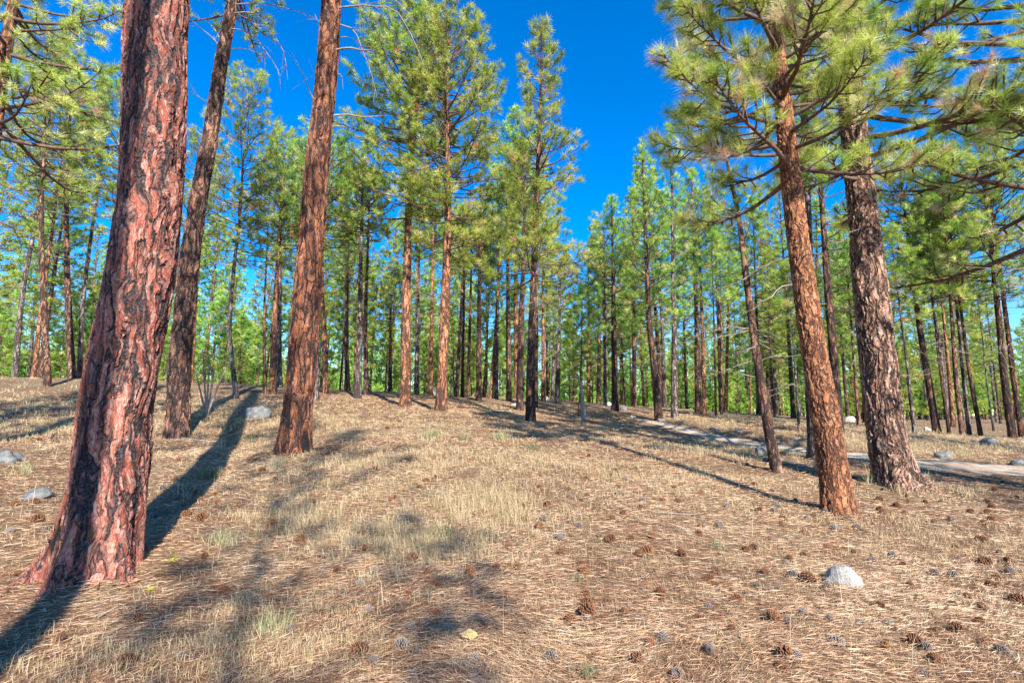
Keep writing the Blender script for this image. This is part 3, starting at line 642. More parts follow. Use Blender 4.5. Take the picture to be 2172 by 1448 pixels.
for (lab, bx, dep, dia, ups, topy, bk, cr, seed, nd) in MIDS:
    base = at(bx, 870, dep); zb = Hs(base[0], base[1]); top = at(ups[-1][0], topy, dep)
    pix = [(bx, 870)] + ups
    cr = dict(cr); Ht = top[2] - zb
    if cr['hb'] > Ht * .75: cr['hb'] = Ht * .6
    build_tree('pine_tree', lab, pix, dep, dia * 1.0 / math.hypot(1, (bx - 1086) / F), Ht, bk, cr=cr, seed=seed, rand_dead=nd, group='pines standing in the middle distance', flare=.18)

# grey snag stem, shrub stems
def small_snag():
    P = trunk_line([(1238,886),(1236,850),(1231,815),(1222,790)], 22); root = empty('tree_snag', P[0], 'short leaning pale grey dead stem right of the lone pine', 'dead tree')
    mb = MB(); q = smoothpath(P, 14); tube(mb, q, np.linspace(.09, .05, 14) * (1 + .5 * np.exp(-np.arange(14) / 1.5)), 10, 0, .4, True); o = mb.build('trunk', [M_DEAD], root); localise(o, root)
small_snag()
def shrub():
    root = empty('young_tree', at(440, 868, 17), 'cluster of thin bare grey stems with sparse green tufts behind the second big trunk', 'shrub')
    root.location.z = Hs(root.location.x, root.location.y); rg = np.random.default_rng(5); mb = MB(); T = MB()
    pos, dr = [], []
    for px in ([(440,868),(433,800),(430,740)], [(440,868),(442,800),(444,770)], [(440,868),(450,810),(446,775),(440,740)], [(440,868),(462,820),(478,785),(492,760)], [(440,868),(420,810),(412,770)]):
        Q = [at(x, y, 17 + rg.normal(0, .15)) for x, y in px]; Q[0] = np.array(root.location) - [0, 0, .05]; q = smoothpath(Q, 10); m2 = MB(); tube(m2, q, np.linspace(.035, .010, 10), 6, 0, .4)
        o = m2.build('stem', [M_DEAD], root); localise(o, root)
        for k in range(14):
            b = q[rg.integers(4, 10)]; d = dvec(rg.uniform(0, 6.28), rg.uniform(-.2, .9)); e = b + d * rg.uniform(.15, .6); tube(mb, np.array([b, e]), [.006, .003], 3, 0, .4); pos.append(e); dr.append(d + [0, 0, .4])
    stamp(mb, T_MID, pos, dr, np.full(len(pos), .6), rg.uniform(.3, .8, len(pos)), rg, 1)
    o = mb.build('foliage', [M_TWIG, M_NEEDLE], root); localise(o, root)
shrub()

# ---- trees whose trunks stand just outside the frame: boughs reach into it or their shadow falls in it
def edge_tree(label, x, y, lean, dia, Ht, bk, cr, seed, nd=0):
    z = Hs(x, y); P = np.array([[x, y, z], [x + lean * .5, y, z + Ht * .5], [x + lean, y, z + Ht]])
    rad = taper(dia / 2, Ht, .2); root = empty('ponderosa_pine', P[0], label, 'pine tree')
    mb, cl = make_trunk(P, rad, seed=seed, ns=20); o = mb.build('trunk', [bk], root); localise(o, root)
    rg = np.random.default_rng(seed)
    for k in range(nd):
        h = rg.uniform(cr['hb'] * .7, cr['hb'] * 1.1); m2 = MB(); dead_branch(m2, cl(np.array([z + h]))[0], rg.uniform(0, 6.28), rg.uniform(1, 2.4), rg, .018, rg.uniform(-15, 20), 0, -20, 7)
        d = m2.build('dead_branch', [M_DEAD], root); localise(d, root)
    m3 = MB(); c = dict(cr); crown(m3, cl, rad, z, c.pop('hb'), Ht - .2, c.pop('env'), c.pop('nbr'), c.pop('T', T_MID), rg, **c)
    o = m3.build('crown', [M_TWIG, M_NEAR if c.get('near') else M_NEEDLE], root); localise(o, root)
pL = (-10.85, 0)
edge_tree('orange pine cut by the top left corner with drooping shaded boughs', pL[0], 10.0, 0, .38, 14, B_ORG, dict(hb=6.2, env=lambda t: 3.2 * (1 - .6 * t), nbr=72, T=T_NEARER, near=True, br=.04, el_lo=-24, el_hi=35, curl=40, sub_el=-5, gap=.1, tscale=.9), 201, 10)
pR = at(2450, 1000, 9.0)
edge_tree('pine beyond the right edge whose long boughs hang into the top right corner', pR[0], 9.0, -.5, .5, 15, B_GRY, dict(hb=5.0, env=lambda t: 4.1 * (1 - .6 * t), nbr=90, T=T_HERO, near=True, br=.06, el_lo=-12, el_hi=40, curl=35, sub_el=0, gap=.08, brown=.08), 202, 6)
edge_tree('pine behind the viewpoint on the left casting the long shadow by the massive trunk', -.70, -3.1, .1, .36, 21.5, B_MID, dict(hb=12.8, env=env_oval(2.1), nbr=60, gap=.25), 203)
edge_tree('pine behind the viewpoint on the right casting dappled crown shade', 4.5, -12.2, .1, .16, 21.5, B_MID, dict(hb=11.8, env=lambda t: 1.9 + .3 * math.sin(t * 14), nbr=92, gap=.33, sidebias=(R(5), .6)), 204)
edge_tree('pine far to the left of the viewpoint shading the left ground', -9.5, 1.5, .3, .5, 17, B_MID, dict(hb=8, env=env_oval(2.4), nbr=70), 205)
edge_tree('pine behind and right of the viewpoint shading the right foreground', 15.2, -2.2, .2, .36, 13, B_MID, dict(hb=7.6, env=env_oval(2.0), nbr=50), 208)
edge_tree('pine to the right of the viewpoint shading the far side of the path', 18.5, 8.5, .2, .5, 18, B_MID, dict(hb=6.5, env=env_oval(2.6), nbr=75), 207)

# ------------------------------------------------------------------ background forest
protos = []
def proto(seed, Ht, dia, cr, bk, nd, T=T_FAR):
    rg = np.random.default_rng(seed); P = np.array([[0, 0, 0], [rg.normal(0, .15), rg.normal(0, .15), Ht * .5], [rg.normal(0, .3), rg.normal(0, .3), Ht]])
    rad = taper(dia / 2, Ht, .15); mb, cl = make_trunk(P, rad, seed=seed, ns=9, flare=.15)
    for k in range(nd): dead_branch(mb, cl(np.array([rg.uniform(cr['hb'] * .45, cr['hb'])]))[0], rg.uniform(0, 6.28), rg.uniform(.6, 1.6), rg, .014, rg.uniform(-20, 20), 1, -20, 3)
    tr = mb.build('trunk', [bk, M_DEAD], None, link=False)
    m3 = MB(); c = dict(cr); crown(m3, cl, rad, 0, c.pop('hb'), Ht - .2, c.pop('env'), c.pop('nbr'), T, rg, tscale=1.1, **c)
    return tr, m3.build('crown', [M_TWIG, M_NEEDLE], None, link=False), Ht
KIND = [
 (('orange trunked pine', B_ORG), 17, .36, dict(hb=6.5, env=env_oval(2.3), nbr=95), 6),
 (('dark trunked pine', B_DRK), 16, .30, dict(hb=4.2, env=env_cone(2.3), nbr=100), 6),
 (('grey trunked pine', B_GRY), 17, .30, dict(hb=6.0, env=env_oval(2.2), nbr=90), 8),
 (('slender dark pine', B_DRK), 13, .17, dict(hb=3.4, env=env_cone(1.7), nbr=80), 8),
 (('brown trunked pine', B_MID), 15, .28, dict(hb=4.0, env=env_cone(2.2), nbr=95), 5),
 (('young bushy pine', B_MID), 7.5, .14, dict(hb=1.0, env=env_cone(1.6), nbr=70), 0),
 (('slender brown pine', B_MID), 12, .15, dict(hb=3.5, env=env_cone(1.6), nbr=75), 6),
 (('young green pine', B_DRK), 5.0, .10, dict(hb=.5, env=env_cone(1.3), nbr=55), 0),
]
for i, (nm, Ht, dia, cr, nd) in enumerate(KIND):
    protos.append(proto(300 + i, Ht, dia, cr, nm[1], nd))
    if i in (0, 1, 4): protos.append(proto(330 + i, Ht * 1.05, dia * .9, dict(cr, env=env_oval(2.2), nbr=85), nm[1], nd))
names = []
for i, k in enumerate(KIND):
    names.append(k[0][0])
    if i in (0, 1, 4): names.append(k[0][0])
taken = [(at(m[1], 870, m[2])[0], m[2]) for m in MIDS]
rb = np.random.default_rng(77)
def region(px, d):
    B = [(150, 'by the left edge'), (400, 'behind the massive red trunk'), (560, 'between the second and third big trunks'), (720, 'behind the third big trunk'),
         (850, 'around the grey pair'), (1000, 'behind the centre pair'), (1130, 'left of the lone pine'), (1240, 'right of the lone pine'), (1380, 'around the low crowned dark pine'),
         (1500, 'behind the dark curved pine'), (1640, 'beyond the thin crooked pine'), (1800, 'behind the flaky orange trunk'), (1930, 'behind the thick cracked trunk'), (2080, 'behind the right cluster'), (9999, 'by the right edge')]
    return next(t for x, t in B if px < x)
count = 0; tries = 0
while count < 228 and tries < 12000:
    tries += 1
    d = 31 + 58 * rb.random() ** 1.15; px = rb.uniform(-120, 2290)
    p = at(px, 870, d); x, y = p[0], p[1]
    if any((x - a) ** 2 + (y - b) ** 2 < 4.0 for a, b in taken): continue
    if path_dist(np.array([x]), np.array([y]))[0] < 1.8: continue
    k = rb.choice(len(protos), p=np.array([.10, .07, .10, .07, .13, .14, .08, .06, .10, .11, .04]))
    if count < 75: k = rb.choice([8, 10, 10, 8, 4, 6][:4] if rb.random() < .8 else [4, 6]); d = rb.uniform(33, 62); p = at(px, 870, d); x, y = p[0], p[1]
    tr, cn, Ht = protos[k]
    s = rb.uniform(.85, 1.12)
    if 1190 < px < 1310 and d < 50: s *= .8
    taken.append((x, y)); nm = names[k]; reg = region(px, d)
    far = 'near forest' if d < 42 else 'middle forest' if d < 52 else 'deep forest' if d < 68 else 'farthest forest'
    lab = f'{nm} in the {far} {reg}'
    root = empty('pine_tree', (x, y, Hs(x, y)), lab, 'pine tree', f'{nm}s in the {far} {reg}')
    w = rb.uniform(.9, 1.2); root.scale = (s * w, s * w, s)
    root.rotation_euler = (rb.normal(0, .022), rb.normal(0, .022), rb.uniform(0, 6.28))
    for src in (tr, cn):
        c = src.copy(); COL.objects.link(c); c.parent = root
    count += 1
# far-off wood behind them: one mass
def distant():
    T5 = tuft_templates(5, 6, .50, .11, rb); mb = MB(); pos, dr, sc_, tv = [], [], [], []
    for i in range(760):
        d = 80 + 80 * rb.random() ** 1.4; px = rb.uniform(-250, 2420); p = at(px, 870, d); z = Hs(p[0], p[1]); Ht = rb.uniform(11, 18) if rb.random() < .75 else rb.uniform(4, 8); hb = Ht * rb.uniform(.03, .25)
        tube(mb, np.array([[p[0], p[1], z - .3], [p[0] + rb.normal(0, .5), p[1], z + Ht]]), [rb.uniform(.08, .2), .04], 5, 0, .4)
        n = 190; t = rb.random(n) ** 1.25; rr = (1 - t) ** .6 * rb.uniform(1.5, 2.4) * rb.random(n) ** .5 + .1; a = rb.random(n) * 6.28
        pos.append(np.c_[p[0] + rr * np.cos(a), p[1] + rr * np.sin(a), z + hb + (Ht - hb) * t]); dr.append(np.c_[np.cos(a), np.sin(a), np.full(n, .7)]); sc_.append(rb.uniform(.9, 1.5, n)); tv.append(np.clip(rb.normal(.42, .18, n), 0, .93))
    stamp(mb, T5, np.concatenate(pos), np.concatenate(dr), np.concatenate(sc_), np.concatenate(tv), rb, 1)
    o = mb.build('distant_forest', [B_MID, M_NEEDLE]); tag(o, 'far off pine wood closing the view behind all the trunks', 'forest', kind='stuff')
distant()

# ------------------------------------------------------------------ rocks
def rock_mat(name, a, b_, c):
    m, nt, b = mat(name); n = N(nt); tc = n.new('ShaderNodeTexCoord').outputs['Object']
    col = n.ramp(n.noise(tc, 7, 6, .7), [(.3, a), (.5, b_), (.7, c)])
    col = n.mix(n.math('MULTIPLY', n.smooth(n.noise(tc, 30, 4, .7), .58, .66), .6), col, (.10, .09, .08))
    n.link(col, b.inputs['Base Color']); bp = n.new('ShaderNodeBump'); bp.inputs['Distance'].default_value = .03
    n.link(n.noise(tc, 22, 6, .7), bp.inputs['Height']); n.link(bp.outputs[0], b.inputs['Normal']); return m
M_RG = rock_mat('lichened_granite', (.07, .075, .075), (.15, .155, .155), (.29, .29, .28))
M_RW = rock_mat('pale_granite', (.25, .24, .20), (.42, .40, .35), (.58, .56, .50))
def rock(px, py, depth, w, h, label, m, seed, yaw=0.3, dy=.8, tilt=0, group=None):
    d = ray(px, py); p = at(px, py, depth); z = Hs(p[0], p[1]); rg = np.random.default_rng(seed)
    nu, nv = 48, 28; u = np.arange(nu) / nu * 2 * math.pi; v = np.linspace(-.5, .5, nv) * math.pi
    U, Vv = np.meshgrid(u, v); X = np.cos(Vv) * np.cos(U); Y = np.cos(Vv) * np.sin(U); Z = np.sin(Vv)
    r = 1 + .28 * noise3(X * 1.3 + seed, Y * 1.3, Z * 1.3, seed) + .12 * noise3(X * 3, Y * 3, Z * 3, seed + 1) + .04 * noise3(X * 8, Y * 8, Z * 8, seed + 2)
    for _ in range(7):       # planar facets
        nn = rg.normal(size=3); nn /= np.linalg.norm(nn); k = X * nn[0] + Y * nn[1] + Z * nn[2]; r = np.minimum(r, rg.uniform(.78, .95) / np.maximum(k, .05))
    X, Y, Z = X * r * w / 2, Y * r * w / 2 * dy, Z * r * h
    ct, st = math.cos(tilt), math.sin(tilt); X, Z = X * ct - Z * st, X * st + Z * ct
    cy, sy = math.cos(yaw), math.sin(yaw); X, Y = X * cy - Y * sy, X * sy + Y * cy
    mb = MB(); i = np.arange(nv - 1)[:, None] * nu; j = np.arange(nu)[None]; kk = (j + 1) % nu
    mb.add(np.stack([X, Y, Z + h * .02], -1).reshape(-1, 3), np.stack([i + j, i + kk, i + nu + kk, i + nu + j], -1).reshape(-1, 4), 0, 0, True)
    o = mb.build('rock', [m]); o.location = (p[0], p[1], z); tag(o, label, 'rock', group); return o
def dep_at(px, py):
    """march the ray until it meets the ground"""
    d = ray(px, py); t = np.concatenate([np.linspace(1.5, 40, 1200)]); P = np.array([0, 0, CAMZ])[None] + d[None] / d[1] * t[:, None]
    g = P[:, 2] - H(P[:, 0], P[:, 1]); k = np.argmax(g < 0)
    return t[k] if g[k] < 0 else 40.
rock(1788, 1240, dep_at(1788, 1240), .32, .17, 'pale speckled boulder lying in the needles before the flaky orange trunk', M_RW, 3, -.5, .62, -.55)
rock(548, 884, dep_at(548, 886), .80, .36, 'blue grey boulder in shade left of the third big trunk', M_RG, 5, .2, .8, .12)
rock(5, 975, dep_at(5, 980), .50, .20, 'grey boulder cut by the left edge', M_RG, 7)
rock(36, 975, dep_at(36, 976), .30, .12, 'low flat grey stone touching the boulder at the left edge', M_RG, 8)
rock(75, 1050, dep_at(75, 1056), .36, .11, 'broken flat grey rock left of the massive red trunk', M_RG, 9, .3, .7, .2)
rock(2000, 968, dep_at(2000, 970), .42, .18, 'blue grey stone right of the thick cracked trunk beside the path', M_RG, 11, .1, .8, -.1)
rock(2095, 942, dep_at(2095, 943), .52, .22, 'rounded boulder beyond the path near the right edge', M_RG, 12, 0, .8, -.2)
rock(2165, 985, dep_at(2165, 986), .55, .14, 'low dark stone at the right edge above the path', M_RG, 13)
rock(1618, 965, dep_at(1618, 966), .42, .24, 'dark round stone left of the thin crooked pine', M_RG, 14, 0, .9)
rock(1803, 892, dep_at(1803, 894), .55, .34, 'pale boulder seen between the two big right hand trunks', M_RW, 15, 0, .8, -.4)
rock(1322, 869, dep_at(1322, 870), .38, .26, 'dark boulder right of the dark straight pine', M_RG, 16)
rock(1292, 860, 30, .45, .22, 'pale stone left of the dark straight pine', M_RW, 17)
rock(1403, 893, dep_at(1403, 893), .36, .15, 'small grey stone at the foot of the dark curved pine', M_RG, 18)
rock(918, 836, 31, .6, .42, 'white stone between the centre pair of orange trunks', M_RW, 19)
rock(1158, 846, 31, .4, .28, 'pale stone behind the lone pine', M_RW, 20)
rock(1095, 859, dep_at(1095, 860), .5, .10, 'flat pale stone left of the lone pine', M_RW, 21)
rock(1568, 916, dep_at(1568, 916), .28, .10, 'small flat grey stone on the path side left of the thin crooked pine', M_RG, 22)
rock(1515, 908, dep_at(1515, 909), .40, .08, 'low blue grey stone beyond the gravel path at right centre', M_RG, 23)
rock(1692, 930, dep_at(1692, 931), .24, .07, 'flat whitish stone beyond the path near the flaky orange trunk', M_RW, 24)
rock(1966, 910, dep_at(1966, 912), .35, .16, 'small pale stone at the foot of the right cluster', M_RW, 25)
rock(1343, 884, dep_at(1343, 885), .35, .08, 'small whitish stone before the dark curved pine', M_RW, 26)

# ------------------------------------------------------------------ pine cones
def cone_mesh(name, L, Rm, seed, opened, m):
    rg = np.random.default_rng(seed); mb = MB(); n = 95
    tube(mb, np.array([[0, 0, -L * .5], [0, 0, L * .48]]), [Rm * .3, Rm * .12], 6, 0, .0)
    for i in range(n):
        t = (i + .5) / n; z = -L * .5 + L * t; a = i * 2.39996; prof = math.sin(math.pi * min(1, (t * .86 + .10))) ** .7 * Rm
        el = R(opened * (-.35 + 1.25 * t) * 1.0 + 5 + rg.normal(0, 6)); ra = np.array([math.cos(a), math.sin(a), 0]); up = np.array([0, 0, 1.]); ta = np.array([-math.sin(a), math.cos(a), 0])
        d = ra * math.cos(el) + up * math.sin(el); nn = -ra * math.sin(el) + up * math.cos(el)
        b = ra * prof * .22 + up * z; l = prof * .95; w = Rm * .30
        v = [b - ta * w * .35, b + ta * w * .35, b + d * l * .7 + ta * w, b + d * l + nn * .15 * w, b + d * l * .7 - ta * w, b + d * l * .82 + nn * w * .55, b + d * l * .8 - nn * w * .45]
        f = [[0, 1, 5], [1, 2, 5], [2, 3, 5], [3, 4, 5], [4, 0, 5], [0, 6, 1], [1, 6, 2], [2, 6, 3], [3, 6, 4], [4, 6, 0]]
        mb.add(v, f, 0, [.15, .15, .7, .95, .7, .55, .1], False)
    return mb.build(name, [m], None, link=False)
def cone_mat(name, st):
    m, nt, b = mat(name); n = N(nt); a = n.new('ShaderNodeAttribute', attribute_name='tv').outputs['Fac']
    n.link(n.ramp(a, st), b.inputs['Base Color']); return m
MC_B = cone_mat('brown_cone_scales', [(0, (.025, .011, .007)), (.5, (.11, .048, .025)), (.8, (.24, .11, .055)), (1, (.42, .23, .12))])
MC_G = cone_mat('weathered_cone_scales', [(0, (.03, .024, .02)), (.5, (.11, .085, .07)), (.8, (.27, .22, .185)), (1, (.52, .45, .40))])
PC = [cone_mesh('pine_cone', .095, .044, 1, 55, MC_B), cone_mesh('pine_cone', .085, .040, 2, 40, MC_B), cone_mesh('pine_cone', .08, .034, 3, 25, MC_B)]
PG = [cone_mesh('pine_cone', .085, .036, 4, 25, MC_G), cone_mesh('pine_cone', .075, .033, 5, 12, MC_G), cone_mesh('pine_cone', .09, .038, 6, 35, MC_G)]
rc = np.random.default_rng(5)
cone_n = 0; cone_xy = []
def cone(x, y, grey, s=1.0, label=None, group=None):
    global cone_n
    if grey and label is None and rc.random() < .42: grey = False
    s *= rc.choice([.8, .95, 1.15]) * (.84 if y < 4.6 else 1.0)
    src = (PG if grey else PC)[rc.integers(0, 3)]; o = src.copy(); o.name = 'pine_cone'; COL.objects.link(o)
    o.location = (x, y, Hs(x, y) + rc.uniform(.016, .034) * s); o.rotation_euler = (R(rc.uniform(60, 115)), rc.uniform(0, 6.28), rc.uniform(0, 6.28)); s *= rc.uniform(.85, 1.15); o.scale = (s, s, s)
    q = ('beside the leaning massive trunk' if x < -2.6 and y < 8 else 'in the left middle clearing' if x < -2 else 'around the flaky orange trunk foot' if x > 3.4 and y > 6.4 and y < 10.5 and x < 7
         else 'along the near side of the gravel path' if x > 3 and y >= 8 else 'near the pale speckled boulder' if math.hypot(x - 3.2, y - 4.9) < 1.1 else 'in the right front corner' if x > 1.6 and y < 4.4 else 'at the right side of the clearing' if x > 4
         else 'right of the middle of the clearing' if x > .7 else 'at the front edge of the view' if y < 4.2 else 'in and behind the straw grass' if y > 7 else 'beside the dappled shade in the middle')
    kind_ = 'weathered grey pine cone' if grey else 'open brown pine cone'
    label = label or f'{kind_} {q}'; group = group or f'{kind_}s {q}'
    tag(o, label or ('weathered grey pine cone lying in the needle litter' if grey else 'open brown pine cone lying in the needle litter'), 'pine cone', group or ('weathered grey pine cones on the forest floor' if grey else 'open brown pine cones on the forest floor'))
    cone_n += 1; cone_xy.append((x, y))
def cpx(px, py, grey, s=1.0, label=None):
    d = dep_at(px, py); p = at(px, py, d); cone(p[0], p[1], grey, s, label, None)
SP = {(1315, 1030): 'brown pine cone beside the yellow fallen leaf', (500, 1200): None}
for (X, Y) in [(865,485),(1410,640),(1548,645),(955,720),(820,825),(1010,950),(1315,1030),(1890,1005),(2000,945),(850,590),(1490,505),(1745,230),(115,460),(900,110),(710,195),(1065,70),(945,70),(355,670),(1700,35),(1690,115),(1880,125),(2005,165),(1320,185),(500,1200),(1010,45),(740,180),(240,170),(200,215),(1710,140)]:
    cpx(600 + X * .3223, 1000 + Y * .3223, False, 1.15 if Y > 900 else 1.0, SP.get((X, Y)))
for (X, Y) in [(505,760),(430,1120),(590,1280),(1470,830),(1835,545),(565,920),(460,930),(600,670),(940,670),(1160,665),(1235,680),(1020,765),(520,425),(535,515),(1715,320),(1960,205),(1765,1240),(1715,915),(1950,365),(1830,450),(2080,435),(1900,340),(45,1070),(1965,620),(1290,75),(1070,580)]:
    cpx(600 + X * .3223, 1000 + Y * .3223, True, 1.0)
cpx(600 + 780 * .3223, 1000 + 1175 * .3223, True, 1.45, 'large whitish pine cone, left one of a touching pair at the bottom front')
cpx(600 + 870 * .3223, 1000 + 1215 * .3223, True, 1.2, 'weathered split pine cone, right one of a touching pair at the bottom front')
for (X, Y) in [(265,40),(465,175),(455,215),(365,325),(510,460),(260,570),(655,570),(745,290),(1010,205),(935,345),(1035,460),(1325,200),(900,135),(780,15),(940,40),(850,665),(820,730),(910,860),(890,920),(1970,370),(2090,360),(2140,575),(1950,600),(1800,600),(1820,730),(1950,800),(1700,890),(1960,150),(2005,135),(2005,68),(1890,95),(1430,100),(1555,10),(1555,40),(1780,25),(1500,65),(1950,250),(1810,285),(1535,380)]:
    cpx(1300 + X * .4015, 1050 + Y * .4015, False, 1.1)
cpx(1300 + 140 * .4015, 1050 + 322 * .4015, False, 1.2); cpx(1300 + 185 * .4015, 1050 + 312 * .4015, False, 1.3)
for (X, Y) in [(360,105),(565,175),(705,295),(605,70),(845,90),(890,160),(1025,130),(1085,115),(820,243),(1170,183),(1290,185),(1370,360),(1480,325),(920,365),(950,445),(1130,495),(770,490),(1010,635),(1150,665),(1075,660),(1310,685),(1465,690),(930,680),(510,605),(450,670),(270,785),(200,815),(130,880),(510,840),(970,880),(1190,800),(1600,795),(1660,830),(2060,845),(2100,420),(2000,485),(1800,435),(1570,490),(1700,425),(1790,95),(1790,130),(2035,100),(2045,310),(340,965)]:
    cpx(1300 + X * .4015, 1050 + Y * .4015, True, 1.05)
for (X, Y) in [(1325,1005),(1225,985),(1415,840),(1425,890),(1150,755),(1170,620),(1600,745),(1900,690),(230,895),(1725,930),(1510,668),(1810,740),(95,915)]:
    cpx(X * .3223, 780 + Y * .3223, False, 1.1)
for (X, Y) in [(1055,880),(1280,830),(1325,880),(1220,905),(1180,860),(1010,995),(1650,710),(60,1085),(305,1080),(245,1015),(1570,915),(1790,1050)]:
    cpx(X * .3223, 780 + Y * .3223, True, 1.1)
cpx(268, 1410, False, 1.6, 'large open brown pine cone at the bottom left front'); cpx(475, 1258, False, 1.2, 'brown pine cone in the shadow right of the massive red trunk')
while cone_n < 288:
    px = rc.uniform(20, 2160); py = rc.uniform(925, 1440) if rc.random() < .6 else rc.uniform(900, 1120)
    if rc.random() < .5: px = rc.uniform(1200, 2160)
    d = dep_at(px, py)
    if d > 17: continue
    p = at(px, py, d)
    if path_dist(np.array([p[0]]), np.array([p[1]]))[0] < 1.0 or any((p[0] - a) ** 2 + (p[1] - b) ** 2 < .03 for a, b in cone_xy): continue
    cone(p[0], p[1], rc.random() < .5)

# ------------------------------------------------------------------ needle litter and dry grass
def litter():
    rg = np.random.default_rng(9); n = 560000
    th = rg.uniform(-R(56), R(56), n); u = rg.random(n); r = 2.2 + 25 * u ** 1.7
    x, y = r * np.sin(th), r * np.cos(th); keep = path_dist(x, y) > .75 + rg.random(n) * .5; x, y, r = x[keep], y[keep], r[keep]; n = len(x)
    z = H(x, y); z2 = 0
    flow = noise2(x / 1.1, y / 1.1, 51) * 1.8 + .25
    a = np.where(rg.random(n) < .55, flow + rg.normal(0, .35, n), rg.uniform(0, math.pi, n)); L = rg.uniform(.06, .145, n)
    dz = rg.normal(0, .09, n) * L; d = np.c_[np.cos(a), np.sin(a), dz / L]; s = np.c_[-np.sin(a), np.cos(a), rg.normal(0, .8, n)]; s /= np.linalg.norm(s, axis=1)[:, None]
    w = (.0006 + .0002 * r)[:, None] * rg.uniform(.7, 1.3, n)[:, None]
    c = np.c_[x, y, z + .006 + rg.random(n) ** 2 * .042]
    bend = np.c_[-np.sin(a), np.cos(a), np.zeros(n)] * (rg.normal(0, .06, n) * L)[:, None]
    V = np.stack([c - d * L[:, None] / 2, c + bend + s * w, c + bend - s * w, c + d * L[:, None] / 2], 1)
    tv = np.clip(rg.normal(.46, .27, n) + .30 * noise2(x / .4, y / .4, 61) + .22 * noise2(x / 1.7, y / 1.7, 62), 0, .9); tv = np.where(rg.random(n) < .05, 1.0, tv)
    i = np.arange(n)[:, None] * 4; F_ = np.concatenate([i + [0, 2, 1], i + [1, 2, 3]]); mb = MB()
    for _ in range(420):       # short dead twigs and bark scraps
        t_ = rg.uniform(-R(50), R(50)); r_ = 2.6 + 13 * rg.random(); a_ = rg.uniform(0, 6.28); l_ = rg.uniform(.05, .28); q = np.array([[r_ * math.sin(t_) + k * l_ * math.cos(a_) + rg.normal(0, .008), r_ * math.cos(t_) + k * l_ * math.sin(a_) + rg.normal(0, .008), 0] for k in (-.5, 0, .5)])
        q[:, 2] = H(q[:, 0], q[:, 1]) + .02; tube(mb, q, rg.uniform(.002, .006) * np.array([1, .8, .5]), 4, 0, rg.choice([.05, .2, 1.0]))
    for _ in range(1500):
        if rg.random() < .6:
            m_ = MOUNDS[rg.integers(0, 5)]; g_ = rg.normal(0, m_[2] * 1.3, 2); cx, cy = m_[0] + g_[0], m_[1] + g_[1]
        else: t_ = rg.uniform(-R(50), R(50)); r_ = 2.6 + 11 * rg.random(); cx, cy = r_ * math.sin(t_), r_ * math.cos(t_)
        a_ = rg.uniform(0, 6.28, 5) ; a_.sort(); q = np.c_[cx + rg.uniform(.01, .035) * np.cos(a_), cy + .02 * np.sin(a_), np.zeros(5)]; q[:, 2] = Hs(cx, cy) + .018 + rg.normal(0, .006, 5)
        mb.add(q, [[0, 1, 2, 3, 4]], 0, rg.choice([.12, .3, .4]))
    mb.add(V.reshape(-1, 3), F_, 0, np.repeat(tv, 4)); o = mb.build('pine_needle_litter', [M_LITTER]); tag(o, 'fallen brown pine needles carpeting the forest floor', 'needle litter', kind='stuff')
litter()
def blades(x, y, hgt, wid, rg, lean=.5, tv=None):
    n = len(x); a = rg.uniform(0, 6.28, n); ln = rg.random(n) ** .7 * lean; z = H(x, y) - .01
    d = np.c_[np.cos(a), np.sin(a), np.zeros(n)]; s = np.c_[-np.sin(a + rg.normal(0, .8, n)), np.cos(a), np.zeros(n)] * wid[:, None]
    b = np.c_[x, y, z]; m = b + d * (hgt * ln * .35)[:, None]; m[:, 2] += hgt * .6; t = b + d * (hgt * ln * 1.15)[:, None]; t[:, 2] += hgt * (1 - .45 * ln)
    V = np.stack([b - s, b + s, m - s * .7, m + s * .7, t], 1); i = np.arange(n)[:, None] * 5
    return V.reshape(-1, 3), np.concatenate([i + [0, 1, 3], i + [0, 3, 2], i + [2, 3, 4]]), np.repeat(tv, 5)
